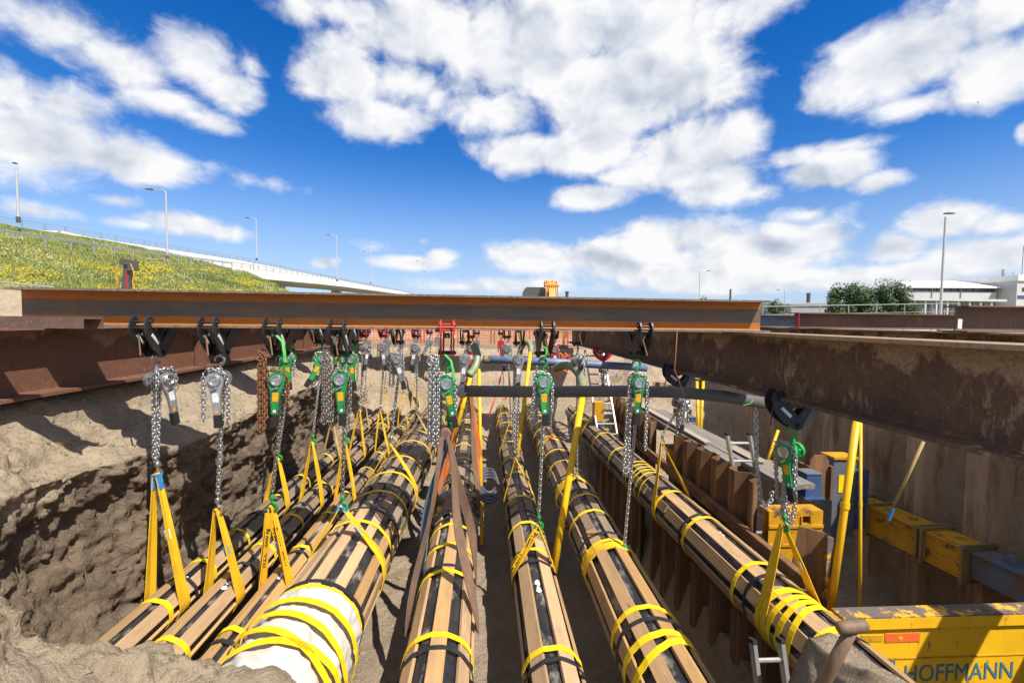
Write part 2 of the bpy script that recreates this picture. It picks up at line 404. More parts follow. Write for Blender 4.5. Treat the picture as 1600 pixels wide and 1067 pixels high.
M['turf'] = mk('turf', (.12, .14, .03), (.17, .16, .045), .7, c3=(.30, .24, .12), s3=.25, t3=(.60, .72), rough=.95)
M['ga'] = mk('grass_a', (.17, .22, .05), (.23, .26, .06), .3, rough=.8)
M['gb'] = mk('grass_b', (.32, .31, .09), (.38, .35, .12), .3, rough=.8)
M['gc'] = mk('grass_c', (.10, .15, .04), (.13, .18, .05), .3, rough=.8)
M['flower'] = mk('yellow_flower', (.62, .47, .015), (.52, .38, .015), .3, rough=.8)
M['flowerw'] = mk('pale_flower', (.55, .55, .42), (.5, .5, .4), .3, rough=.8)

# ------------------------------------------------------------------ mesh helpers
class MB:
    def __init__(s):
        s.v = []; s.f = []; s.mi = []; s.cur = 0
    def add(s, vs, fs):
        o = len(s.v)
        s.v.extend([tuple(p) for p in vs])
        s.f.extend([tuple(o + i for i in f) for f in fs])
        s.mi.extend([s.cur] * len(fs))
    def box(s, c, size, rot=None):
        hx, hy, hz = size[0] / 2, size[1] / 2, size[2] / 2
        ps = [Vector((x, y, z)) for x in (-hx, hx) for y in (-hy, hy) for z in (-hz, hz)]
        if rot is not None: ps = [rot @ p for p in ps]
        c = Vector(c)
        s.add([c + p for p in ps], [(0, 1, 3, 2), (4, 6, 7, 5), (0, 4, 5, 1), (2, 3, 7, 6), (0, 2, 6, 4), (1, 5, 7, 3)])
    def bx(s, x0, x1, y0, y1, z0, z1):
        s.box(((x0 + x1) / 2, (y0 + y1) / 2, (z0 + z1) / 2), (abs(x1 - x0), abs(y1 - y0), abs(z1 - z0)))
    def bar(s, a, b, w, h, up=(0, 0, 1)):
        a, b = Vector(a), Vector(b)
        d = b - a; L = d.length; d.normalize()
        x = d.cross(Vector(up))
        if x.length < 1e-4: x = d.cross(Vector((0, 1, 0)))
        x.normalize(); z = x.cross(d)
        rot = Matrix((x, d, z)).transposed()
        s.box((a + b) / 2, (w, L, h), rot)
    def prism(s, poly, t, fr):
        """poly: 2-D outline; fr(u, v, k) gives a 3-D point, k = -t/2 .. t/2"""
        n = len(poly)
        vs = [fr(u, v_, -t / 2) for u, v_ in poly] + [fr(u, v_, t / 2) for u, v_ in poly]
        s.add(vs, [tuple(range(n - 1, -1, -1)), tuple(range(n, 2 * n))] + [(i, (i + 1) % n, n + (i + 1) % n, n + i) for i in range(n)])
    def tube(s, pts, r, n=8, cap=True, closed=False):
        pts = [Vector(p) for p in pts]
        N = len(pts)
        rs = r if isinstance(r, (list, tuple)) else [r] * N
        vs = []; prev = None
        for i in range(N):
            if closed: t = pts[(i + 1) % N] - pts[i - 1]
            else: t = pts[min(i + 1, N - 1)] - pts[max(i - 1, 0)]
            if t.length < 1e-9: t = Vector((0, 0, 1))
            t.normalize()
            if prev is None:
                a = t.cross(Vector((0, 0, 1)))
                if a.length < .05: a = t.cross(Vector((1, 0, 0)))
            else:
                a = prev - t * prev.dot(t)
                if a.length < 1e-5: a = t.cross(Vector((1, 0, 0)))
            a.normalize(); prev = a
            b = t.cross(a)
            for k in range(n):
                an = 2 * math.pi * k / n
                vs.append(pts[i] + (a * math.cos(an) + b * math.sin(an)) * rs[i])
        fs = []
        for i in range(N if closed else N - 1):
            j = (i + 1) % N
            for k in range(n):
                l = (k + 1) % n
                fs.append((i * n + k, i * n + l, j * n + l, j * n + k))
        if cap and not closed:
            fs.append(tuple(range(n - 1, -1, -1))); fs.append(tuple((N - 1) * n + k for k in range(n)))
        s.add(vs, fs)
    def cyl(s, a, b, r, n=14):
        s.tube([a, b], r, n)
    def lathe(s, c, axis, prof, n=18):
        """prof: (distance along axis, radius)"""
        axis = Vector(axis).normalized(); c = Vector(c)
        s.tube([c + axis * d for d, _ in prof], [max(q, 1e-4) for _, q in prof], n)
    def ribbon(s, pts, wd, width, t=.004):
        """strap: pts path, wd list/one width direction, width list/one"""
        pts = [Vector(p) for p in pts]; N = len(pts)
        wds = wd if isinstance(wd, list) else [Vector(wd)] * N
        ws = width if isinstance(width, list) else [width] * N
        vs = []
        for i in range(N):
            tg = (pts[min(i + 1, N - 1)] - pts[max(i - 1, 0)]).normalized()
            nrm = tg.cross(wds[i])
            if nrm.length < 1e-6: nrm = Vector((0, 0, 1))
            nrm.normalize()
            h = wds[i] * (ws[i] / 2)
            k = nrm * (t / 2)
            vs += [pts[i] - h - k, pts[i] + h - k, pts[i] + h + k, pts[i] - h + k]
        fs = [(0, 1, 2, 3), tuple((N - 1) * 4 + q for q in (3, 2, 1, 0))]
        for i in range(N - 1):
            for k in range(4):
                l = (k + 1) % 4
                fs.append((i * 4 + k, (i + 1) * 4 + k, (i + 1) * 4 + l, i * 4 + l))
        s.add(vs, fs)
    def link(s, c, d, side, L, W, r, na=12, nc=5):
        d = Vector(d).normalized(); side = Vector(side)
        side = (side - d * side.dot(d)).normalized()
        pts = []
        hl = L / 2 - W / 2
        for i in range(na):
            a = 2 * math.pi * (i + .5) / na
            x, y = math.cos(a) * W / 2, math.sin(a) * W / 2
            y += hl if y > 0 else -hl
            pts.append(Vector(c) + side * x + d * y)
        s.tube(pts, r, nc, closed=True)
    def chain(s, path, pitch=.024, r=.0042, na=10, nc=4, twist=0.0):
        path = [Vector(p) for p in path]
        seg = [(path[i + 1] - path[i]).length for i in range(len(path) - 1)]
        tot = sum(seg); n = max(1, int(tot / pitch))
        base = Vector((1, 0, 0))
        k = 0
        i = 0; acc_ = 0.0
        for k in range(n + 1):
            dd = min(k * pitch, tot - 1e-6)
            while i < len(seg) - 1 and dd > acc_ + seg[i]:
                acc_ += seg[i]; i += 1
            d = (path[i + 1] - path[i]).normalized()
            c = path[i] + d * (dd - acc_)
            a = Vector((math.cos(twist), math.sin(twist), 0))
            if abs(d.z) < .5:
                a = d.cross(Vector((0, 0, 1)))
            b = d.cross(a)
            if b.length < 1e-4: a = Vector((0, 0, 1)); b = d.cross(a)
            s.link(c, d, (a if k % 2 else b), pitch * 1.62, pitch * .92, r, na, nc)
    def mesh(s, name, mats, smooth=False, org=(0, 0, 0)):
        me = bpy.data.meshes.new(name)
        o = Vector(org)
        me.from_pydata([tuple(Vector(p) - o) for p in s.v], [], s.f)
        for m in (mats if isinstance(mats, (list, tuple)) else [mats]):
            me.materials.append(M[m] if isinstance(m, str) else m)
        if any(s.mi): me.polygons.foreach_set('material_index', s.mi)
        if smooth:
            me.shade_smooth()
            if smooth != 'all':
                me.set_sharp_from_angle(angle=R(38))
        me.update()
        return me
    def build(s, name, mats, parent=None, smooth=False, org=None):
        """org: the object's own origin in world space (children: relative to an unrotated parent)"""
        o0 = Vector(org) if org is not None else (parent.location.copy() if parent is not None and parent.rotation_euler.z == 0 and not parent.get('_local') else Vector((0, 0, 0)))
        ob = bpy.data.objects.new(name, s.mesh(name, mats, smooth, o0))
        C.objects.link(ob)
        if parent is not None:
            ob.parent = parent
        elif org is not None:
            ob.location = o0
        return ob

def link_obj(name, me, parent=None, loc=(0, 0, 0), rot=None):
    o = bpy.data.objects.new(name, me)
    C.objects.link(o)
    o.location = loc
    if rot is not None: o.rotation_euler = rot
    if parent is not None: o.parent = parent
    return o

def thing(name, label, cat, loc=(0, 0, 0), rotz=0.0, group=None, local=False):
    o = bpy.data.objects.new(name, None)
    C.objects.link(o)
    o.empty_display_size = .1
    o.location = loc
    o.rotation_euler = (0, 0, rotz)
    o['label'] = label; o['category'] = cat
    if group: o['group'] = group
    if local: o['_local'] = 1
    return o
def tag(o, label=None, cat=None, group=None, kind=None):
    if label: o['label'] = label
    if cat: o['category'] = cat
    if group: o['group'] = group
    if kind: o['kind'] = kind
    return o
def lerp(a, b, t): return a + (b - a) * t
def interp(x, xs, ys):
    return float(np.interp(x, xs, ys))

def text_mesh(body, size, mat, extrude=.0006, font_shear=0.0, bold=0.0):
    cu = bpy.data.curves.new('lettering', 'FONT')
    cu.body = body; cu.size = size; cu.extrude = extrude; cu.align_x = 'CENTER'; cu.align_y = 'CENTER'; cu.shear = font_shear; cu.offset = bold
    cu.resolution_u = 3
    o = bpy.data.objects.new('lettering', cu)
    C.objects.link(o)
    bpy.context.view_layer.update()
    me = bpy.data.meshes.new_from_object(o)
    bpy.data.objects.remove(o)
    me.materials.clear(); me.materials.append(M[mat])
    return me

GZ = -0.58            # ground level under the long beams (camera at z = 0)
BT = -0.08            # top of the long beams
HB = 0.275            # cross beam height
# ------------------------------------------------------------------ terrain of the pit
# profile stations: 15 control points (x, z) from far left ground over the bank, the pit floor, to the sheet pile wall
ST = [
 (0.55, [(-9,-.75),(-5,-.85),(-3.6,-.9),(-2.6,-1.0),(-2.0,-1.05),(-1.7,-1.1),(-1.3,-1.2),(-1.0,-1.25),(-.8,-1.25),(-.4,-1.28),(0,-1.3),(.6,-1.3),(1.1,-1.3),(1.5,-1.3),(1.78,-1.3)]),
 (1.5, [(-9,-.62),(-4.6,-.7),(-3.6,-.74),(-2.7,-.85),(-2.2,-1.0),(-1.85,-1.12),(-1.6,-1.25),(-1.3,-1.38),(-1.0,-1.45),(-.5,-1.55),(0,-1.58),(.6,-1.58),(1.1,-1.55),(1.5,-1.5),(1.78,-1.45)]),
 (2.05, [(-9,-.6),(-4.4,-.64),(-3.4,-.7),(-2.85,-.82),(-2.45,-.93),(-2.22,-1.2),(-2.0,-1.40),(-1.7,-1.50),(-1.35,-1.56),(-.93,-1.62),(-.45,-2.2),(.6,-2.15),(1.1,-2.15),(1.5,-2.0),(1.78,-1.9)]),
 (2.4, [(-9,-.58),(-4.2,-.6),(-3.3,-.68),(-2.9,-.8),(-2.55,-.97),(-2.42,-1.5),(-2.2,-1.72),(-1.8,-1.84),(-1.4,-1.84),(-1.02,-1.86),(-.6,-2.5),(.6,-2.5),(1.1,-2.5),(1.5,-2.3),(1.78,-2.15)]),
 (2.62, [(-9,-.58),(-4.2,-.59),(-3.3,-.66),(-2.95,-.8),(-2.62,-1.0),(-2.68,-1.5),(-2.62,-1.95),(-2.2,-2.28),(-1.5,-2.42),(-.9,-2.45),(0,-2.6),(.6,-2.6),(1.1,-2.6),(1.36,-3.8),(1.78,-4.2)]),
 (3.0, [(-9,-.58),(-4.2,-.58),(-3.3,-.62),(-3.05,-.84),(-2.70,-1.04),(-2.78,-1.36),(-2.70,-1.95),(-2.45,-2.32),(-1.6,-2.5),(-.9,-2.6),(0,-2.6),(.6,-2.6),(1.12,-2.62),(1.36,-3.8),(1.78,-4.2)]),
 (3.6, [(-9,-.58),(-4.2,-.58),(-3.3,-.60),(-3.06,-.88),(-2.70,-1.08),(-2.82,-1.40),(-2.66,-1.86),(-2.60,-2.35),(-1.6,-2.52),(-.9,-2.6),(0,-2.6),(.6,-2.62),(1.14,-2.62),(1.36,-3.8),(1.78,-4.2)]),
 (4.2, [(-9,-.58),(-4.2,-.58),(-3.3,-.60),(-3.06,-.92),(-2.62,-1.14),(-2.68,-1.42),(-2.76,-2.0),(-2.62,-2.4),(-1.7,-2.55),(-.9,-2.62),(0,-2.62),(.6,-2.62),(1.16,-2.62),(1.36,-3.8),(1.78,-4.2)]),
 (5.0, [(-9,-.58),(-4.2,-.58),(-3.3,-.60),(-3.04,-.90),(-2.64,-1.12),(-2.72,-1.4),(-2.80,-2.05),(-2.70,-2.45),(-1.75,-2.58),(-.9,-2.64),(0,-2.66),(.6,-2.66),(1.2,-2.66),(1.36,-3.8),(1.78,-4.2)]),
 (6.2, [(-9,-.58),(-4.2,-.58),(-3.3,-.60),(-3.06,-.86),(-2.68,-1.08),(-2.74,-1.4),(-2.84,-2.05),(-2.78,-2.5),(-1.8,-2.62),(-.9,-2.68),(0,-2.7),(.6,-2.7),(1.25,-2.7),(1.46,-3.7),(1.78,-4.1)]),
 (7.5, [(-9,-.58),(-4.2,-.58),(-3.35,-.60),(-3.08,-.84),(-2.74,-1.08),(-2.86,-1.4),(-2.95,-2.0),(-2.85,-2.45),(-1.9,-2.6),(-.9,-2.64),(0,-2.64),(.6,-2.64),(1.25,-2.66),(1.6,-3.3),(1.86,-3.5)]),
 (9.3, [(-9,-.6),(-4.3,-.6),(-3.5,-.62),(-3.12,-.82),(-2.85,-1.15),(-2.92,-1.5),(-3.0,-2.0),(-2.9,-2.45),(-2.0,-2.6),(-.9,-2.62),(0,-2.62),(.6,-2.62),(1.3,-2.62),(1.75,-2.5),(2.1,-2.4)]),
 (10.5, [(-9,-.62),(-4.4,-.62),(-3.6,-.64),(-3.2,-.85),(-3.0,-1.3),(-3.0,-1.7),(-3.0,-2.1),(-2.8,-2.4),(-2.0,-2.5),(-.9,-2.5),(0,-2.5),(.6,-2.5),(1.5,-2.4),(2.2,-2.1),(2.8,-1.7)]),
 (11.1, [(-9,-.65),(-4.4,-.66),(-3.7,-.7),(-3.3,-.95),(-3.0,-1.45),(-2.8,-1.8),(-2.7,-2.0),(-2.5,-2.15),(-2.0,-2.2),(-.9,-2.2),(0,-2.2),(.8,-2.15),(1.8,-2.0),(2.6,-1.7),(3.2,-1.35)]),
 (11.7, [(-9,-.68),(-4.6,-.68),(-3.9,-.7),(-3.4,-.85),(-3.1,-1.15),(-2.9,-1.35),(-2.6,-1.42),(-2.3,-1.45),(-1.7,-1.45),(-.9,-1.43),(0,-1.4),(.8,-1.36),(1.8,-1.3),(2.8,-1.2),(3.6,-1.05)]),
 (12.2, [(-9,-.7),(-5,-.7),(-4.4,-.7),(-3.8,-.72),(-3.4,-.75),(-3.0,-.78),(-2.5,-.78),(-2.0,-.78),(-1.5,-.78),(-.8,-.78),(0,-.77),(.8,-.76),(1.9,-.76),(3.0,-.76),(3.9,-.75)]),
 (14.0, [(-9,-.72),(-5.5,-.72),(-5,-.72),(-4.2,-.72),(-3.6,-.72),(-3.0,-.72),(-2.4,-.72),(-1.8,-.72),(-1.2,-.72),(-.6,-.72),(.2,-.72),(1,-.72),(2,-.72),(3.2,-.72),(4.2,-.72)]),
]
stY = np.array([s[0] for s in ST])
stP = np.array([s[1] for s in ST])            # S x 15 x 2
def grid_terrain():
    ys = [0.55]
    while ys[-1] < 14.0:
        ys.append(ys[-1] + max(.012, .0068 * ys[-1]))
    ys[-1] = 14.0
    ys = np.array(ys)
    # sample density along the profile
    cnt = [6, 5, 8, 22, 26, 26, 26, 22, 22, 22, 18, 18, 14, 8]
    ts = []
    for i, c in enumerate(cnt):
        ts += [i + k / c for k in range(c)]
    ts.append(14.0)
    ts = np.array(ts)
    out = np.zeros((len(ys), len(ts), 3))
    for iy, y in enumerate(ys):
        k = min(max(int(np.searchsorted(stY, y)) - 1, 0), len(stY) - 2)
        t = (y - stY[k]) / (stY[k + 1] - stY[k])
        t = t * t * (3 - 2 * t) if 0.5 < y < 20 else t
        prof = stP[k] * (1 - t) + stP[k + 1] * t
        out[iy, :, 0] = np.interp(ts, np.arange(15), prof[:, 0])
        out[iy, :, 2] = np.interp(ts, np.arange(15), prof[:, 1])
        out[iy, :, 1] = y
    # soften corners a little along the profile
    for _ in range(1):
        out[:, 1:-1] = out[:, 1:-1] * .5 + (out[:, :-2] + out[:, 2:]) * .25
    du = np.gradient(out, axis=1); dv = np.gradient(out, axis=0)
    nr = np.cross(du, dv); nr /= np.linalg.norm(nr, axis=2, keepdims=True) + 1e-9
    nr[nr[:, :, 2] < -.9] *= -1
    H, W = out.shape[:2]
    fr = noise.fractal; rm = noise.ridged_multi_fractal; ht = noise.noise
    for i in range(H):
        for j in range(W):
            p = Vector(out[i, j])
            t = ts[j]
            wall = 1.0 if 2.6 < t < 8.5 else (.55 if t < 2.6 else .5)
            edge = min(1.0, max(0.0, (t - .6) / 1.6)) * min(1.0, max(.15, (13.6 - t)))
            near_ = 1.0 if p.y > 1.9 else .55
            a = fr(p * 1.1, 1.0, 2.0, 3) * .085
            b = fr(p * 4.5, .9, 2.1, 4) * .040
            c = abs(ht(p * 9.0)) * -.034 + abs(ht(p * 21.0)) * -.014
            rub = 1.0 if 4.2 < t < 8.6 else (.35 if 1.8 < t <= 4.2 else 0)
            vd = noise.voronoi(Vector((p.x, p.y, p.z * 1.1)) * (3.4 if ht(p * .9) > .05 else 5.2) + Vector((a * 6, b * 9, c * 9)))[0] if rub else None
            if vd: d0 = (min(.30, vd[1] - vd[0]) - .12) * (.03 + .20 * max(0, .25 + ht(p * 1.5 + Vector((4, 9, 2))))) * rub
            else: d0 = 0
            c += rub * (fr(Vector((p.x * 2.2, p.y * 2.2, p.z * 6.5)), .9, 2.1, 5) * .035 + abs(fr(p * 5.5 + Vector((3, 1, 7)), .7, 2.3, 5)) * -.05 + ht(p * 15.0) * .022 + ht(p * 32.0) * .010)
            d = (a + b + c + d0) * wall * edge * near_
            if 1.5 < t <= 2.6: d *= .5
            if 1.8 < t <= 5.4: d += (ht(p * 13.0) * .012 + fr(p * 7.0 + Vector((5, 2, 1)), .8, 2.2, 4) * .022) * edge
            out[i, j] += nr[i, j] * d
    return out
T = grid_terrain()
H_, W_ = T.shape[:2]
me = bpy.data.meshes.new('pit_soil')
idx = np.arange(H_ * W_).reshape(H_, W_)
fc = np.stack([idx[:-1, :-1], idx[:-1, 1:], idx[1:, 1:], idx[1:, :-1]], axis=-1).reshape(-1, 4)
me.from_pydata(T.reshape(-1, 3).tolist(), [], fc.tolist())
me.materials.append(M['soil']); me.shade_smooth()
pit = link_obj('pit_soil', me); pit['kind'] = 'structure'

def rough_strip(name, stations, ycnt, ny, mat='soil', amp=.05):
    """stations: list of (Y, profile) swept along Y, roughened"""
    SY = np.array([s[0] for s in stations]); SP = np.array([s[1] for s in stations]); K = SP.shape[1]
    ys = np.linspace(SY[0], SY[-1], ny)
    ts = np.linspace(0, K - 1, ycnt)
    b = MB(); 
    for y in ys:
        prof = np.stack([[np.interp(y, SY, SP[:, k, c]) for c in (0, 1)] for k in range(K)])
        for t in ts:
            x, z = np.interp(t, range(K), prof[:, 0]), np.interp(t, range(K), prof[:, 1])
            p = Vector((x, y, z))
            e = min(1, t * 3, (K - 1 - t) * 3)
            p.z += (noise.fractal(p * 2, 1, 2, 4) * amp + noise.noise(p * 9) * amp * .4) * e
            b.v.append(tuple(p))
    n = len(ts)
    for i in range(len(ys) - 1):
        for j in range(n - 1):
            b.f.append((i * n + j, i * n + j + 1, (i + 1) * n + j + 1, (i + 1) * n + j)); b.mi.append(0)
    o = b.build(name, mat, smooth='all')
    o['kind'] = 'structure'
    return o
rough_strip('excavation_floor', [
 (0.55, [(1.79, -1.35), (2.3, -1.4), (2.7, -2.2), (3.1, -3.6), (4.0, -3.6), (5.4, -3.6), (5.55, GZ), (9, GZ)]),
 (2.1, [(1.79, -1.95), (2.06, -1.76), (2.3, -1.86), (2.55, -2.6), (3.3, -3.6), (5.4, -3.6), (5.55, GZ), (9, GZ)]),
 (2.62, [(1.79, -2.5), (2.02, -1.98), (2.18, -1.95), (2.33, -2.6), (3.4, -3.7), (5.4, -3.7), (5.55, GZ), (9, GZ)]),
 (2.82, [(1.79, -4.2), (2.05, -4.2), (2.3, -3.0), (2.5, -3.0), (3.4, -3.7), (5.4, -3.7), (5.55, GZ), (9, GZ)]),
 (8.2, [(1.87, -3.5), (2.25, -3.4), (2.4, -3.0), (2.7, -3.0), (3.4, -3.4), (5.4, -3.3), (5.55, GZ), (9, GZ)]),
 (9.3, [(2.11, -2.4), (2.4, -2.3), (2.6, -2.2), (2.9, -2.2), (3.4, -2.1), (5.1, -1.9), (5.55, GZ), (9, GZ)]),
 (10.5, [(2.81, -1.7), (2.95, -1.6), (3.0, -1.5), (3.2, -1.4), (3.5, -1.2), (4.9, -.9), (5.5, -.65), (9, -.62)]),
 (11.7, [(3.6, -1.05), (3.65, -1.03), (3.7, -1.0), (3.8, -.95), (4.0, -.9), (4.5, -.8), (5.5, -.7), (9, -.7)]),
 (14.0, [(4.2, -.72), (4.25, -.72), (4.3, -.72), (4.4, -.72), (4.5, -.72), (4.8, -.72), (5.5, -.72), (9, -.72)]),
], 300, 300, amp=.07)
# the rest of the ground, one sheet with the pit left open, reaching the horizon
b = MB()
xs = [-2500, -400, -60, -9, 9, 60, 400, 2500]; ysg = [-600, -60, .55, 14, 60, 300, 1000, 4000]
def gz(x, y): return -.7 if y < .6 and abs(x) < 10 else (-.8 if y > 16 else -.62)
for y in ysg:
    for x in xs: b.v.append((x, y, -.74 if y >= 14 else (GZ - .02 if abs(x) < 10 else -.62)))
for i in range(7):
    for j in range(7):
        if i == 2 and j == 3: continue
        b.f.append((i * 8 + j, i * 8 + j + 1, (i + 1) * 8 + j + 1, (i + 1) * 8 + j)); b.mi.append(0)
o = b.build('ground', 'ground'); o['kind'] = 'structure'

# clods of earth and roots
b = MB()
def clod(b, p, s):
    n = 6
    vs = [Vector((0, 0, s * .6))]
    for k in range(n):
        a = 2 * math.pi * k / n
        r_ = s * random.uniform(.7, 1.15)
        vs.append(Vector((math.cos(a) * r_, math.sin(a) * r_ * random.uniform(.7, 1), random.uniform(-.1, .35) * s)))
    for k in range(n):
        a = 2 * math.pi * (k + .5) / n
        r_ = s * .6
        vs.append(Vector((math.cos(a) * r_, math.sin(a) * r_, -s * .45)))
    fs = [(0, 1 + k, 1 + (k + 1) % n) for k in range(n)]
    for k in range(n):
        fs += [(1 + k, 7 + k, 1 + (k + 1) % n), (1 + (k + 1) % n, 7 + k, 7 + (k + 1) % n)]
    b.add([p + q for q in vs], fs)
for _ in range(2600):
    i = random.randrange(H_ - 1); j = random.randrange(W_)
    p = Vector(T[i, j])
    if p.y < 1.4: continue
    tt = j
    s_ = random.choice((.008, .01, .014, .02, .03)) * random.uniform(.7, 1.4) * (1.0 if p.y > 2.5 else .6)
    # only where the soil lies flat enough to hold a clod
    i2 = min(i + 1, H_ - 1); j2 = min(j + 1, W_ - 1)
    du = Vector(T[i, j2]) - p; dv = Vector(T[i2, j]) - p
    nz = du.cross(dv); 
    if nz.length < 1e-9 or abs(nz.normalized().z) < .62: continue
    clod(b, p, s_)
o = b.build('soil_clods', 'soil', smooth=False); tag(o, kind='stuff')
b = MB()
for _ in range(40):
    y = random.choice([random.uniform(2.3, 2.9), random.uniform(3.0, 4.4), random.uniform(2.0, 2.4)])
    i = int(np.argmin(abs(T[:, 0, 1] - y))); j = random.randrange(60, 110)
    p = Vector(T[i, j]); pts = [p]
    d = Vector((random.uniform(.1, .6), random.uniform(-.4, .4), random.uniform(-.6, .2)))
    for k in range(5):
        d += Vector((random.uniform(-.3, .3), random.uniform(-.3, .3), -.25))
        p = p + d.normalized() * random.uniform(.015, .04); pts.append(p)
    b.tube(pts, [.0025, .002, .0018, .0015, .001, .0006], 4)
o = b.build('roots', 'root'); tag(o, kind='stuff')
# tufts of weeds on the bank
b = MB()
for _ in range(45):
    y = random.choice([random.uniform(2.4, 4.8), random.uniform(3, 8)])
    i = int(np.argmin(abs(T[:, 0, 1] - y))); j = random.randrange(16, 36)
    p = Vector(T[i, j])
    for k in range(random.randint(3, 8)):
        a = random.uniform(0, 6.28); h = random.uniform(.02, .045)
        e = p + Vector((math.cos(a) * h * .6, math.sin(a) * h * .6, h))
        sd = Vector((-math.sin(a), math.cos(a), 0)) * .004
        b.add([p - sd, p + sd, e], [(0, 1, 2)])
o = b.build('weeds', 'ga'); tag(o, kind='stuff')

# ------------------------------------------------------------------ steel beams
def ibeam(label, p0, ang, L, B=.28, Hh=HB, tf=.016, tw=.012, mat='mill', group=None, stiff=(), name='steel_beam'):
    """local x along the beam, y across, z up from the underside; p0 = start, centre of the underside"""
    t = thing(name, label, 'steel beam', p0, ang, group, local=True); t['kind'] = 'thing'
    a = MB(); a.bx(0, L, -B / 2, B / 2, 0, tf); a.build('bottom_flange', mat, t)
    a = MB(); a.bx(0, L, -B / 2, B / 2, Hh - tf, Hh); a.build('top_flange', mat, t)
    a = MB(); a.bx(0, L, -tw / 2, tw / 2, tf, Hh - tf)
    # root fillets
    for s_ in (-1, 1):
        for z_, k in ((tf, 1), (Hh - tf, -1)):
            y0 = s_ * tw / 2
            a.add([(0, y0, z_), (L, y0, z_), (L, y0 + s_ * .007, z_), (0, y0 + s_ * .007, z_), (0, y0, z_ + k * .007), (L, y0, z_ + k * .007)],
                  [(2, 3, 4, 5), (0, 4, 3), (1, 2, 5)])
    a.build('web', mat, t)
    for x in stiff:
        a = MB()
        for s_ in (-1, 1):
            a.bx(x - .006, x + .006, s_ * (tw / 2 + .017), s_ * (B / 2 - .01), tf, Hh - tf)
        a.build('stiffener', mat, t)
    return t
FB_A = Vector((-3.37, 3.54, BT)); FB_B = Vector((2.46, 3.94, BT))      # front cross beam, centre line
fb_ang = math.atan2(FB_B.y - FB_A.y, FB_B.x - FB_A.x)
front = ibeam('orange and grey rust streaked steel beam spanning the pit closest to the viewer', FB_A, fb_ang, (FB_B - FB_A).length, group='cross beams over the pit')
# scratched cross marks on its web
b = MB()
Lf = (FB_B - FB_A).length
for x in (.42, .95, 1.62, 2.15, 2.75, 3.3, 3.9, 4.5, 5.3):
    for k in range(random.randint(2, 4)):
        x0 = x + random.uniform(-.1, .1); s_ = random.choice((-1, 1)); l = random.uniform(.05, .10)
        zc = random.uniform(.12, .16)
        b.bar((x0 - l * .55 * s_, -.0075, zc - l / 2), (x0 + l * .55 * s_, -.0075, zc + l / 2), .0022, .002, up=(0, 1, 0))
sm = b.build('scratch_marks', 'tyewire', front); sm['kind'] = 'stuff'
rowY = [None, 5.5, 7.5, 9.45, 11.25]
ordn = ['front', 'second', 'third', 'fourth', 'rearmost']
for k in range(1, 5):
    xl = -3.45 - .05 * k
    ibeam('rusty steel cross beam in the %s row of hoists behind the front beam' % ordn[k], (xl, rowY[k], BT + .001 * k), 0, 5.9 + .06 * k, group='cross beams over the pit')
def beamY(row, x):
    if row == 0: return FB_A.y + (x - FB_A.x) * math.tan(fb_ang)
    return rowY[row]

ibeam('deep red brown rusty beam lying on the sand bank along the left edge', (-3.27, .9, GZ), R(90), 11.4, .30, .5, .024, .014, 'rustl', 'long beams beside the pit', stiff=(4.4, 7.5))
ibeam('deep dark brown beam with flaking pale patches above the right sheet piles', (2.37, 1.2, GZ), R(90), 11.0, .30, .5, .024, .014, 'rustr', 'long beams beside the pit')
ibeam('long dark beam with stiffener plates on the far bank at right', (5.75, 2.6, GZ), R(90), 11.5, .30, .5, .02, .014, 'rustr', 'long beams beside the pit', stiff=(1.6, 2.2, 4.9, 5.2, 8.2))
# beams lying across the right bank
SB = [None, None]
SB[0] = ibeam('weathered brown beam with red painted end lying right of the front beam', (at(1241, 500, 7.4).x, 7.4, BT + .002), 0, 3.1, .26, .26, mat='rustp', group='beams stored at right')
SB[1] = ibeam('plum coloured beam with white tag at the right edge', (at(1492, 500, 4.9).x, 4.9, BT + .003), 0, 2.6, .28, .30, mat='rustp', group='beams stored at right')
ibeam('short blue grey beam end seen just beyond the front beam tip', (at(1150, 500, 9.0).x, 9.0, BT + .001), 0, 1.9, .26, .25, mat='bluegrey', group='beams stored at right')
ibeam('dark steel beam lying out over the right excavation beside the trench shield', (4.97, -3.2, GZ), R(90), 6.4, .30, .46, .02, .014, 'rustr', 'long beams beside the pit')
# red painted end plate & white tag of those beams
p = at(1241, 498, 7.4)
b = MB(); b.bx(p.x - .013, p.x - .002, 7.268, 7.285, BT + .003, BT + .262)
o = b.build('end_plate', 'red'); o['label'] = 'red painted end plate'; o.parent = SB[0]; o.matrix_parent_inverse = Matrix.Translation(SB[0].location).inverted()
p = at(1499, 498, 4.76)
b = MB(); b.bx(p.x - .022, p.x + .028, 4.752, 4.757, BT + .04, BT + .15)
o = b.build('tag_plate', 'sticker'); o['label'] = 'white paper tag'; o.parent = SB[1]; o.matrix_parent_inverse = Matrix.Translation(SB[1].location).inverted()
# flat channel lying on the left beam
p = at(146, 500, 3.0)
t = thing('steel_channel', 'short brown steel channel lying on top of the left beam', 'steel channel', (p.x, 3.0, BT), 0, local=True)
b = MB(); b.bx(-1.6, 0, -.075, -.068, 0.001, .072); b.bx(-1.6, 0, .068, .075, .001, .072); b.build('flange', 'rustp', t)
b = MB(); b.bx(-1.6, -.004, -.0675, .0675, .058, .070); b.build('web', 'rustp', t)
b = MB(); b.bx(-.1, -.09, -.0675, .0675, .002, .0575); b.build('end_stop', 'rustp', t)

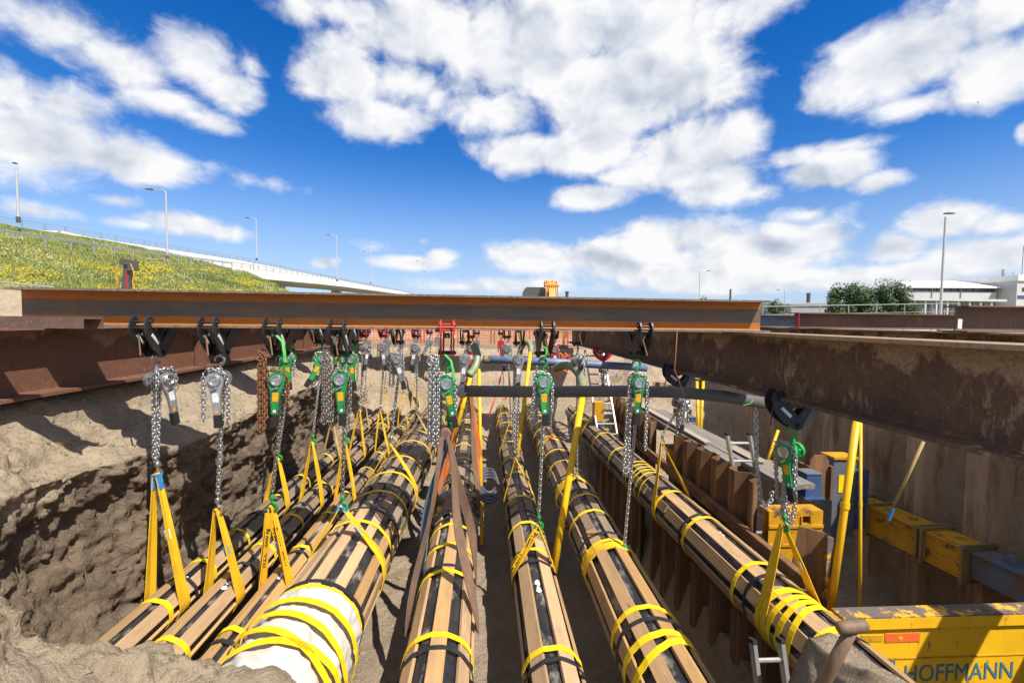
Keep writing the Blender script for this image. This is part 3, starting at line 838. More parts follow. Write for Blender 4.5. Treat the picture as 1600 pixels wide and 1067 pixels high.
# ------------------------------------------------------------------ clad pipes
def line(n, f):
    a, b_ = at(n[0], n[1], n[2]), at(f[0], f[1], f[2])
    return a, (b_ - a)
class Pipe: pass
PIPES = {}
def pipe(key, near, far, rad, nb, bw, y0, y1, ang0, label, ynew, strapY, short, tb=.022, blackY=None, yb0=None):
    a, d = line(near, far)
    d = d / d.y
    q = Pipe(); q.a = a; q.d = d; q.r = rad; q.tb = tb
    q.c = lambda Y: a + d * (Y - a.y)
    dn = d.normalized()
    up = Vector((0, 0, 1)); sx = dn.cross(up).normalized(); uz = sx.cross(dn).normalized()
    q.sx, q.uz, q.dn = sx, uz, dn
    rot = Matrix((sx, dn, uz)).transposed()
    PIPES[key] = q
    core = MB()
    # core slightly wavy film-wrapped tube, in its own frame (local y along the pipe)
    L = (y1 - y0) * d.length
    st = q.c(y0)
    pts = []; N = int(L / .12)
    vs = []; ns = 20
    for i in range(N + 1):
        for k in range(ns):
            an = 2 * math.pi * k / ns
            rr = rad * (1 + .018 * noise.noise(Vector((math.cos(an) * 3, i * .5, math.sin(an) * 3 + rad * 40))))
            vs.append((math.cos(an) * rr, i * L / N, math.sin(an) * rr))
    fs = [(i * ns + k, i * ns + (k + 1) % ns, (i + 1) * ns + (k + 1) % ns, (i + 1) * ns + k) for i in range(N) for k in range(ns)]
    core.add(vs, [tuple(reversed(f)) for f in fs])
    core.add([(math.cos(2 * math.pi * k / ns) * rad, 0, math.sin(2 * math.pi * k / ns) * rad) for k in range(ns)], [tuple(range(ns))])
    ob = core.build('clad_pipe', 'blkwrap', smooth='all')
    ob.matrix_world = Matrix.Translation(st) @ rot.to_4x4()
    tag(ob, label, 'pipe', 'timber clad pipes in the pit')
    q.ob = ob
    meshes = {}
    def batten_mesh(w, l):
        k = (round(w, 3), round(l, 2))
        if k not in meshes:
            b = MB(); c = .003
            # bevelled top edges
            b.prism([(-w / 2, -tb / 2), (w / 2, -tb / 2), (w / 2, tb / 2 - c), (w / 2 - c, tb / 2), (-w / 2 + c, tb / 2), (-w / 2, tb / 2 - c)], l, lambda u, v_, k_: Vector((u, k_, v_)))
            meshes[k] = {}
            for mm in ('wood', 'woodold'):
                meshes[k][mm] = b.mesh('batten', mm)
        return meshes[k]
    rnd = random.Random(hash(key) % 1000 if False else sum(map(ord, key)))
    for k in range(nb):
        an = ang0 + 2 * math.pi * k / nb
        ca, sa = math.cos(an), math.sin(an)
        if sa < -.62: continue
        y = 0.0 if yb0 is None else (yb0 - y0) * d.length + rnd.uniform(-.05, .05)
        lim = (ynew - y0) * d.length
        first = True
        while y < L - .2:
            if y < lim - .2: l = lim - y + (.5 * short if k % 2 else 0) + rnd.uniform(-.08, .10)
            else: l = short * rnd.choice((.9, 1.0, 1.1))
            l = min(l, L - y)
            if l < .12: break
            w_ = bw * rnd.choice((.94, 1.0, 1.05))
            mm = 'wood' if y < lim - .2 else 'woodold'
            gap = .012 if mm == 'wood' else rnd.choice((.015, .04, .07))
            me_ = batten_mesh(w_, max(.1, round(l - gap, 2)))[mm]
            rr = rad + tb / 2 + rnd.uniform(-.001, .006)
            an2 = an + rnd.uniform(-.03, .03)
            o = link_obj('batten', me_, ob, (math.cos(an2) * rr, y + l / 2, math.sin(an2) * rr))
            tw = rnd.uniform(-.006, .006)
            o.rotation_euler = (0, -(an2 - math.pi / 2), 0)
            o.rotation_euler = (Matrix.Rotation(-(an2 - math.pi / 2), 3, 'Y') @ Matrix.Rotation(tw, 3, 'Z')).to_euler()
            y += l
    def strap(Y, mat='tape', w_=.045, tilt=0.0, name='strap', t=.003, lift=0.0, a0=-.75, a1=math.pi + .75):
        """band round the battens; tilt slants it along the pipe"""
        b = MB()
        yl = (Y - y0) * d.length
        pts = []; wd = []; n = nb * 2
        ro = rad + tb + .009 + lift
        for i in range(29):
            an = a0 + (a1 - a0) * i / 28
            # flat over each batten: polygonal outline
            ph = ((an - ang0) / (2 * math.pi / nb) + .5) % 1 - .5
            rr = ro / max(.9, math.cos(ph * 2 * math.pi / nb * .55))
            rr = ro * (1 + .5 * (math.cos(ph * 2 * math.pi / nb) ** -1 - 1)) if abs(ph) < .3 else ro * (1 - .012 * (abs(ph) - .3) / .2)
            pts.append(Vector((math.cos(an) * rr, yl + tilt * (math.cos(an)) + .006 * math.sin(an * 3 + Y * 9), math.sin(an) * rr)))
        b.ribbon(pts, Vector((0, 1, 0)), w_, t)
        o = b.build(name, mat, None)
        o.parent = ob
        return o
    q.strap = strap
    for s_ in strapY:
        if (s_[0] if isinstance(s_, tuple) else s_) > y1 - .2: continue
        if isinstance(s_, tuple): strap(s_[0], 'tape', s_[1], s_[2])
        else: strap(s_, 'tape', .045)
    for y in (blackY or []) + [v for v in np.arange((blackY or [5])[-1] + .55, y1 - .6, .62)]:
        strap(y, 'blkband', .035, 0, 'black_band', .003, .001)
    return q

def ys(a, b, step, j=.08):
    out = []; y = a; i = 0
    while y < b:
        out.append((y + math.sin(i * 2.3) * j, .034, .03 * math.sin(i * 1.7))); y += step; i += 1
    return out
F = 10.8
FE = 11.5
pipe('A', (247, 957, 3.5), (590, 648, F), .100, 5, .092, 2.0, FE, R(38), 'slim timber clad pipe nearest the left sand wall, first from the left', 4.3,
     [(2.92, .085, .02)] + [3.45 + .0, 4.02] + ys(4.6, 12.6, .85), .95, blackY=[2.84, 3.75, 5.0])
pipe('B', (335, 948, 3.5), (617, 648, F), .095, 5, .088, 2.0, FE, R(38), 'slim timber clad pipe, second from the left, with one white mark', 4.6,
     [2.98, 4.25] + ys(4.9, 12.6, .9), .95, blackY=[2.86, 3.9, 5.2])
pipe('C', (417, 938, 3.5), (645, 648, F), .080, 5, .074, 2.0, FE, R(38), 'thinnest timber clad pipe, third from the left beside the big white wrapped one', 5.0,
     [3.02, 4.15, 4.9] + ys(5.5, 12.6, .9), 1.0, blackY=[2.9, 4.05, 5.6])
pipe('D', (528, 918, 3.5), (683, 648, F), .285, 12, .082, 1.8, FE, R(90), 'widest timber clad pipe with its near end wrapped in white cloth', 4.22,
     [2.97, 4.0, (4.75, .04, .06), 5.4] + ys(6.1, 12.4, .8), .45, blackY=[3.03, 4.3, 5.0], yb0=2.94)
pipe('E', (697, 936, 3.5), (733, 648, F), .195, 7, .105, 2.2, FE, R(88), 'timber clad pipe hung in wide brown slings at the middle of the pit', 4.45,
     [2.78, 3.52, 3.95, 4.35] + ys(5.6, 12.4, .9), .6, blackY=[2.66, 3.6, 4.5])
pipe('G', (841, 938, 3.5), (786, 648, F), .160, 6, .100, 2.2, FE, R(66), 'slim timber clad pipe right of the centre, sling marked with its load', 4.2,
     [2.72, 3.95, 4.5] + ys(5.2, 12.4, .8), .55, blackY=[2.62, 3.75, 4.8])
pipe('H', (976, 932, 3.5), (834, 648, F), .220, 9, .092, 2.2, FE, R(78), 'thick timber clad pipe just left of the sheet pile wall', 4.0,
     [(2.72, .055, .03), (2.62, .055, .10), 2.98, 3.95, 4.6, (5.05, .04, .08)] + ys(5.6, 12.4, .7), .52, blackY=[2.86, 4.1, 5.2])
pipe('J', (1212, 948, 3.49), (894, 648, F), .215, 8, .108, 2.3, FE, R(62), 'timber clad pipe running over the top of the sheet pile wall', 5.1,
     [(2.88, .06, .03), (3.10, .05, .07), (3.17, .05, .03), (3.24, .05, .0), (3.33, .065, -.03), 3.72, 4.62, 5.35] + [(5.9, .03, .03), (6.02, .03, 0), (6.14, .03, -.02), (6.26, .03, .02), (6.38, .03, 0), (6.5, .03, .02)] + ys(7.2, 12.4, .9), .7, blackY=[2.80, 3.55, 4.7, 5.9])
def onpipe(key, Y, ang, extra=.0):
    q = PIPES[key]
    return q.c(Y) + (q.sx * math.cos(ang) + q.uz * math.sin(ang)) * (q.r + q.tb + extra)
# white label scraps and chalk marks on the black film
def patch(key, Y, ang, l, w_):
    q = PIPES[key]
    b = MB(); rnd = random.Random(int(Y * 100))
    for k in range(2):
        n = 9; cx = (k - .5) * l * .55
        vs = [(w_ / 2 * math.cos(2 * math.pi * i / n) * rnd.uniform(.6, 1.15), cx + l * .27 * math.sin(2 * math.pi * i / n) * rnd.uniform(.6, 1.15)) for i in range(n)]
        y0 = (Y - q.ob.matrix_world.translation.y) * q.d.length
        rr = q.r + .006
        b.prism(vs, .002, lambda u, v_, t: Vector((math.cos(ang - u / q.r) * (rr + t), y0 + v_, math.sin(ang - u / q.r) * (rr + t))))
    o = b.build('label_scrap', 'white'); o.parent = q.ob
patch('D', 3.72, R(64), .16, .055); patch('D', 4.7, R(58), .10, .05)
patch('G', 3.42, R(94), .16, .05); patch('H', 3.42, R(62), .13, .05); patch('A', 3.75, R(78), .12, .04)
patch('B', 3.62, R(76), .12, .045); patch('C', 3.7, R(76), .10, .04); patch('J', 4.3, R(92), .10, .04)
# white cloth around the near end of the big pipe, with slanting straps
q = PIPES['D']
b = MB(); ns = 80; nl = 60
ya, yb = 1.82, 2.95
vs = []
for i in range(nl + 1):
    y = ya + (yb - ya) * i / nl
    for k in range(ns):
        an = 2 * math.pi * k / ns
        pp = Vector((math.cos(an) * 1.2, y * 2.2, math.sin(an) * 1.2))
        rr = q.r + .034 + .020 * noise.noise(pp * 2.0) + .040 * abs(noise.noise(Vector((pp.x * 3 + y * 3, y * 5 + pp.z, pp.z * 3)))) - .022 * abs(noise.noise(Vector((pp.x * 7 + y * 6, y * 3, pp.z * 7 - y * 4))))
        if i == nl: rr = q.r + .034
        yy = (y - 1.8) * q.d.length + (.04 * noise.noise(Vector((an * 2.1, 1, 3))) if i > nl - 4 else 0)
        vs.append((math.cos(an) * rr, yy, math.sin(an) * rr))
b.add(vs, [(i * ns + k, (i + 1) * ns + k, (i + 1) * ns + (k + 1) % ns, i * ns + (k + 1) % ns) for i in range(nl) for k in range(ns)])
o = b.build('cloth_wrap', 'cloth', smooth='all'); o.parent = q.ob; tag(o, 'creased white cloth wrapped around the near end')
for (Y, tl) in ((2.76, -.03), (2.62, -.09), (2.46, -.14), (2.38, .05)):
    q.strap(Y, 'tape', .05, tl, lift=.040)
# dark film bunched around the middle pipe
q = PIPES['E']
b = MB(); vs = []; ns = 40; nl = 26
for i in range(nl + 1):
    y = 4.62 + (5.35 - 4.62) * i / nl
    for k in range(ns):
        an = 2 * math.pi * k / ns
        pp = Vector((math.cos(an) * 2, y * 3, math.sin(an) * 2))
        rr = q.r + .045 + .03 * noise.noise(pp * 1.5) + .03 * abs(noise.noise(Vector((pp.x * 4, y * 9 + an, pp.z * 4))))
        if i in (0, nl): rr = q.r + .03
        vs.append((math.cos(an) * rr, (y - 2.2) * q.d.length, math.sin(an) * rr))
b.add(vs, [(i * ns + k, (i + 1) * ns + k, (i + 1) * ns + (k + 1) % ns, i * ns + (k + 1) % ns) for i in range(nl) for k in range(ns)])
o = b.build('film_wrap', 'plastic', smooth='all'); o.parent = q.ob; tag(o, 'crumpled black film bunched around the pipe')

# ------------------------------------------------------------------ beam clamps
def clamp_meshes():
    out = {}
    # jaw outline in (y, z): from the pin up and round the flange edge; pin at (0, -.19)
    def jaw(s_):
        pts = [(-.045, -.212), (-.01, -.228), (.03, -.215), (.042, -.18), (-.045, -.075), (-.10, -.012), (-.142, .002), (-.143, .024), (-.112, .028), (-.106, .052), (-.132, .078), (-.17, .076), (-.196, .048), (-.204, -.01), (-.192, -.07), (-.13, -.15)]
        return [(p[0] * s_, p[1]) for p in pts]
    for s_ in (1, -1):
        for x in ((-.05, .05) if s_ > 0 else (-.032, .032)):
            b = MB()
            pl = jaw(s_)
            if s_ < 0: pl = pl[::-1]
            b.prism(pl, .012, lambda u, v_, k, x=x: Vector((x + k, u, v_)))
            out[('jaw', s_, x)] = b
    b = MB()
    b.cyl((-.062, -.152, .040), (.062, -.152, .040), .010, 10);
    for x in (-.062, .062): b.cyl((x - .006, -.152, .04), (x + .006, -.152, .04), .017, 10)
    out['bars'] = b
    b = MB(); b.cyl((-.062, -.160, -.004), (.062, -.160, -.004), .009, 10); out['bars2'] = b
    b = MB(); b.cyl((-.045, .152, .040), (.045, .152, .040), .010, 10); out['bars3'] = b
    b = MB(); b.cyl((-.066, 0, -.192), (.066, 0, -.192), .017, 12); b.cyl((-.074, 0, -.192), (.074, 0, -.192), .010, 8)
    out['pin'] = b
    b = MB(); b.cyl((0, -.15, -.05), (0, .15, -.05), .011, 8); b.box((0, -.04, -.05), (.045, .06, .04)); b.box((0, .06, -.05), (.04, .05, .035))
    out['spindle'] = b
    b = MB(); b.cyl((-.02, -.155, -.06), (.01, -.19, -.20), .006, 6)
    out['handle'] = b
    b = MB()
    # plate sticker along the near jaw plates
    for x in (-.0445, .0565):
        b.box((x + .001, -.098, -.088), (.003, .10, .024), Matrix.Rotation(R(-42), 3, 'X'))
    out['sticker'] = b
    return out
CLM = clamp_meshes()
CLMESH = {}
for k, b in CLM.items():
    nm = k if isinstance(k, str) else 'jaw'
    for colr in (('blackp', 'red') if nm in ('jaw', 'bars', 'bars2', 'bars3', 'pin', 'handle') else ('x',)):
        mt = {'jaw': colr, 'bars': colr, 'bars2': colr, 'bars3': colr, 'pin': 'blackp', 'spindle': 'dkgrey', 'handle': 'pile' if colr == 'blackp' else colr, 'sticker': 'sticker'}[nm]
        CLMESH[(k, colr)] = b.mesh(('spreader_bar' if nm.startswith('bars') else nm), mt, smooth=True)
def clamp(loc, rotz, colr, label, group, small=False):
    t = thing('beam_clamp', label, 'beam clamp', loc, rotz, group, local=True)
    for (k, c_), me_ in CLMESH.items():
        nm = k if isinstance(k, str) else 'jaw'
        if c_ not in (colr, 'x'): continue
        if small and nm in ('sticker', 'handle'): continue
        if nm == 'handle' and colr == 'red': continue
        link_obj(('spreader_bar' if nm.startswith('bars') else nm), me_, t)
    return t

# ------------------------------------------------------------------ lever hoists
HMESH = {}
def hm(key, builder, mat, smooth=True):
    if (key, mat) not in HMESH: HMESH[(key, mat)] = builder().mesh(key, mat, smooth)
    return HMESH[(key, mat)]
def arc(c, r, a0, a1, n, ax='xz'):
    c = Vector(c); out = []
    for i in range(n + 1):
        a = a0 + (a1 - a0) * i / n
        out.append(c + (Vector((math.cos(a), 0, math.sin(a))) if ax == 'xz' else Vector((0, math.cos(a), math.sin(a)))) * r)
    return out
def b_hook():
    b = MB()
    pts = [Vector((0, 0, -.105)), Vector((0, 0, -.08))] + arc((-.002, 0, -.035), .034, R(-80), R(200), 12)
    b.tube(pts, [.012, .012] + [.012] * 9 + [.011, .009, .007, .005], 8)
    b.cyl((0, 0, -.125), (0, 0, -.100), .020, 10)
    return b
def b_body():
    b = MB()
    # round brake cover in front, two side plates, gear case behind
    b.lathe((0, -.075, -.185), (0, 1, 0), [(0, .0), (0, .058), (.010, .066), (.040, .068), (.048, .060), (.050, 0)], 22)
    for y in (-.02, .022):
        b.prism([(-.055, -.235), (.055, -.235), (.072, -.20), (.072, -.165), (.035, -.125), (-.035, -.125), (-.072, -.165), (-.072, -.20)], .006, lambda u, v_, k, y=y: Vector((u, y + k, v_)))
    b.lathe((0, .026, -.185), (0, 1, 0), [(0, 0), (0, .062), (.035, .062), (.048, .052), (.052, .02), (.052, 0)], 20)
    for x in (-.052, .052):
        b.cyl((x, -.03, -.165), (x, .03, -.165), .008, 8); b.cyl((x, -.085, -.212), (x, .03, -.212), .007, 8)
    b.cyl((0, -.018, -.185), (0, .02, -.185), .036, 14)
    return b
def b_lever():
    b = MB()
    pl = [(math.cos(R(a)) * .062, math.sin(R(a)) * .062) for a in range(-20, 201, 20)] + [(-.040, -.085), (-.026, -.15), (-.021, -.265), (.021, -.265), (.026, -.15), (.040, -.085)]
    b.prism(pl[::-1], .024, lambda u, v_, k: Vector((u, -.092 + k, v_)))
    # raised rims
    b.bar((-.032, -.107, -.08), (-.021, -.107, -.26), .006, .008, up=(0, 1, 0)); b.bar((.032, -.107, -.08), (.021, -.107, -.26), .006, .008, up=(0, 1, 0))
    return b
def b_grip():
    b = MB()
    b.prism([(-.024, -.36), (.024, -.36), (.026, -.35), (.024, -.262), (-.024, -.262), (-.026, -.35)], .034, lambda u, v_, k: Vector((u, -.092 + k, v_)))
    for z in np.arange(-.35, -.27, .013): b.bx(-.0255, .0255, -.1105, -.0735, z, z + .005)
    return b
def b_wheel():
    b = MB()
    b.tube(arc((0, -.112, 0), .036, 0, 2 * math.pi - .3, 18)[:19], .009, 7, closed=True)
    b.lathe((0, -.104, 0), (0, -1, 0), [(0, 0), (0, .030), (.006, .030), (.006, .012), (.016, .012), (.016, 0)], 14)
    return b
def b_pawl():
    b = MB(); b.bar((-.03, -.110, -.075), (.012, -.116, -.055), .013, .008, up=(0, 1, 0)); b.cyl((.01, -.10, -.055), (.01, -.12, -.055), .009, 8)
    return b
def b_plate():
    b = MB(); b.bx(-.022, .022, -.1062, -.1042, -.165, -.095); return b
def b_platelow():
    b = MB(); b.bx(-.010, .010, -.1062, -.1042, -.250, -.228); return b
def b_bhook():
    b = MB()
    b.lathe((0, 0, .09), (0, 0, -1), [(0, 0), (0, .013), (.012, .020), (.032, .020), (.045, .013), (.045, 0)], 10)
    b.tube([Vector((0, 0, .05)), Vector((.004, 0, .03))] + arc((0, 0, -.008), .034, R(75), R(-190), 12), [.010, .011] + [.013] * 8 + [.012, .010, .008, .006, .005], 8)
    return b
def b_latch():
    b = MB(); b.bar((-.034, 0, -.004), (-.004, 0, .028), .008, .004); b.box((0, 0, .068), (.028, .03, .02)); return b

hoist_n = 0
def hoist(loc, rotz, kind, label, group, apex_z, lever=0.0, drop=0.0, slack='loop', chainmat='chain', detail=2, sx=0.0, sl_len=.35, tall=0.0, coil=None, slackmat=None, apex_dx=0.0, falls=1):
    """loc = clamp pin; hoist hangs drop below it; load chain reaches down to apex_z (world); detail 2 near .. 0 far"""
    body = {'green': 'green', 'silver': 'silver', 'red': 'red', 'black': 'dkgrey'}[kind]
    lvm = {'green': 'green', 'silver': 'silver', 'red': 'red', 'black': 'dkgrey'}[kind]
    t = thing('lever_hoist', label, 'chain hoist', Vector(loc) - Vector((0, 0, drop)), rotz, group, local=True)
    link_obj('top_hook', hm('top_hook', b_hook, 'steelbr' if kind == 'silver' else ('green' if kind == 'green' else 'chaindk')), t)
    link_obj('housing', hm('housing', b_body, body), t)
    lev = link_obj('lever', hm('lever', b_lever, lvm), t, (0, 0, -.185), (0, lever, 0))
    link_obj('grip', hm('grip', b_grip, 'rubber'), lev)
    if detail:
        link_obj('hand_wheel', hm('hand_wheel', b_wheel, 'steelbr'), t, (0, 0, -.185))
        link_obj('rating_plate', hm('rating_plate', b_plate, 'stickery' if kind == 'green' else 'sticker'), lev)
        if detail > 1:
            link_obj('pawl', hm('pawl', b_pawl, 'steelbr'), lev)
            link_obj('data_plate', hm('data_plate', b_platelow, 'sticker' if kind == 'green' else 'stickery'), lev)
    na, nc, pi_ = ((10, 5, .027), (8, 4, .028), (6, 3, .032))[2 - detail]
    wr = .0053 if detail == 2 else .0055
    top = Vector(loc) - Vector((0, 0, drop))
    zb = apex_z + .10 - top.z
    rl = Matrix.Rotation(-rotz, 3, 'Z')
    dx = rl @ Vector((apex_dx, 0, 0))
    b = MB(); b.chain([(.022, 0, -.235), (.010 + dx.x, dx.y, zb)], pi_, wr, na, nc, .4)
    if falls == 2: b.chain([(-.03, 0, -.235), (-.012 + dx.x, dx.y, zb)], pi_, wr, na, nc, 1.3)
    b.build('load_chain', chainmat, t, smooth='all')
    hk = link_obj('load_hook', hm('load_hook', b_bhook, 'green' if kind == 'green' else ('red' if kind == 'red' else 'steelbr')), t, (.010 + dx.x, dx.y, zb - .09))
    if detail: link_obj('latch', hm('latch', b_latch, 'steelbr'), hk)
    sm = slackmat or chainmat
    if slack == 'loop':
        b = MB(); b.chain([(-.05, .0, -.215), (-.055, -.01, -.235 - sl_len), (-.075, -.015, -.26 - sl_len), (-.095, -.02, -.235 - sl_len), (-.08, -.07, -.30), (-.07, -.09, -.12), (-.02, -.1, -.105), (.05, -.09, -.13), (.075, -.08, -.20), (.07, -.08, -.235 - sl_len * .7)], pi_, wr, na, nc, .9)
        b.build('slack_chain', sm, t, smooth='all')
    elif slack == 'free':
        b = MB(); b.chain([(-.055, -.02, -.20), (-.058, -.02, -.235 - sl_len)], pi_, wr, na, nc, .9); b.build('slack_chain', sm, t, smooth='all')
        b = MB(); b.box((-.058, -.02, -.25 - sl_len), (.03, .008, .03)); b.build('end_stop', 'steelbr', t)
    elif slack == 'drape':
        b = MB(); b.chain([(-.06, -.02, -.20), (-.07, -.07, -.12), (-.04, -.105, -.10), (.03, -.105, -.105), (.075, -.09, -.15), (.085, -.08, -.25), (.08, -.08, -.24 - sl_len)], pi_, wr, na, nc, .9)
        b.chain([(-.08, -.09, -.15), (-.085, -.09, -.20 - sl_len)], pi_, wr, na, nc, .3)
        b.build('slack_chain', sm, t, smooth='all')
    if coil:
        b = MB()
        for (x, y, l) in coil:
            b.chain([(x, y, .03), (x - .012, y, -.1), (x - .018, y, -l), (x - .005, y, -l - .02), (x + .015, y, -l + .01), (x + .02, y, -.1), (x + .005, y, .03)], pi_, wr, na, nc, x * 9)
        cx = coil[0][0]
        b.tube(arc((cx, coil[0][1] - .01, .0), .032, 0, 2 * math.pi - .35, 12), .005, 5, closed=True)
        b.build('chain_bundle', sm, t, smooth='all')
    return t

# ------------------------------------------------------------------ slings
def sling(key, Y, apex, label, group, mat='yellow', width=.05, loops=2, sleeve=None, spread=.035, slack=0.0):
    q = PIPES[key]
    rad = q.r + q.tb + .012
    t = thing('lifting_sling', label, 'lifting sling', apex, 0, group)
    for l in range(loops):
        off = (l - (loops - 1) / 2) * spread * 2
        Yl = Y + off
        c = q.c(Yl)
        A = Vector(apex)
        dx, dz = A.x - c.x, A.z - c.z
        D = math.hypot(dx, dz); base = math.atan2(dz, dx)
        al = math.acos(min(1, rad / D))
        a1, a2 = base + al, base - al            # tangent angles, left and right
        pts = []; ws = []
        n1 = 9
        pl = Vector((c.x + rad * math.cos(a1), Yl, c.z + rad * math.sin(a1)))
        pr = Vector((c.x + rad * math.cos(a2), Yl, c.z + rad * math.sin(a2)))
        A1 = A + Vector((-.012, off * .25, -.004)); A2 = A + Vector((.012, off * .25, -.004))
        for i in range(n1):
            f = i / (n1 - 1)
            p = A1.lerp(pl, f)
            p += Vector((-math.sin(f * math.pi) * slack, 0, 0))
            pts.append(p); ws.append(lerp(width * .62, width, min(1, f * 2.2)))
        for i in range(1, 13):
            an = a1 + (2 * math.pi - 2 * al) * i / 12
            pts.append(Vector((c.x + rad * math.cos(an), Yl, c.z + rad * math.sin(an)))); ws.append(width)
        for i in range(1, n1):
            f = i / (n1 - 1)
            p = pr.lerp(A2, f) + Vector((math.sin(f * math.pi) * slack, 0, 0))
            pts.append(p); ws.append(lerp(width, width * .62, max(0, (f - .55) / .45)))
        pts.append(A + Vector((.006, off * .25, .012))); ws.append(width * .6)
        pts.append(A + Vector((-.006, off * .25, .012))); ws.append(width * .6)
        b = MB()
        wds = []
        for i, p in enumerate(pts):
            f = i / len(pts)
            a = .25 * math.sin(f * 9 + l * 2 + Y) * (1 if (i < n1 or i > n1 + 12) else 0)
            wds.append(Vector((math.sin(a), math.cos(a), 0)))
        b.ribbon(pts, wds, ws, .006)
        m_ = mat if isinstance(mat, str) else mat[l % len(mat)]
        o = b.build('webbing_loop', m_, t, smooth=True)
    if sleeve:
        b = MB()
        for (pp, s_) in ((pl, -1), (pr, 1)):
            a0 = Vector(apex); d_ = (pp - a0)
            b.ribbon([a0 + d_ * .0 + Vector((s_ * .014, 0, .010)), a0 + d_ * .06 + Vector((s_ * .014, 0, 0)), a0 + d_ * .11 + Vector((s_ * .01, 0, 0))], Vector((0, 1, 0)), width * .9, .016)
        b.build('eye_sleeve', sleeve, t)
    if Y < 4.2:
        a0 = Vector(apex); e0 = pr; d_ = (e0 - a0).normalized(); c0 = a0 + d_ * ((e0 - a0).length * .42) + Vector((0, -.034, 0))
        b = MB(); b.ribbon([c0, c0 + d_ * .075], Vector((.35, .94, 0)).normalized(), width * .62, .010); b.build('label_tag', 'sticker' if key in 'AGJ' else 'bluew', t)
    t['_L'] = list(pl); t['_Rr'] = list(pr)
    return t
def leg_text(t, body, apex, side, frac, size, flip):
    """print on a sling leg, facing the near end of the pit, running along the webbing"""
    e = Vector(t['_L'] if side < 0 else t['_Rr']); a = Vector(apex)
    d_ = (e - a).normalized()
    c = a.lerp(e, frac)
    # the broad face of the leg looks sideways, away from the pipe and up
    nrm = d_.cross(Vector((0, 1, 0))).normalized()
    return c, d_, nrm

OBJN = ['first', 'second', 'third', 'fourth', 'last']
PD = {'A': 'slim pipe by the left wall', 'B': 'second slim pipe from left', 'C': 'third slim pipe from left', 'D': 'widest pipe with white cloth',
      'E': 'middle pipe with brown slings', 'G': 'slim pipe right of centre', 'H': 'thick pipe left of the sheet piles', 'J': 'pipe over the sheet pile wall'}
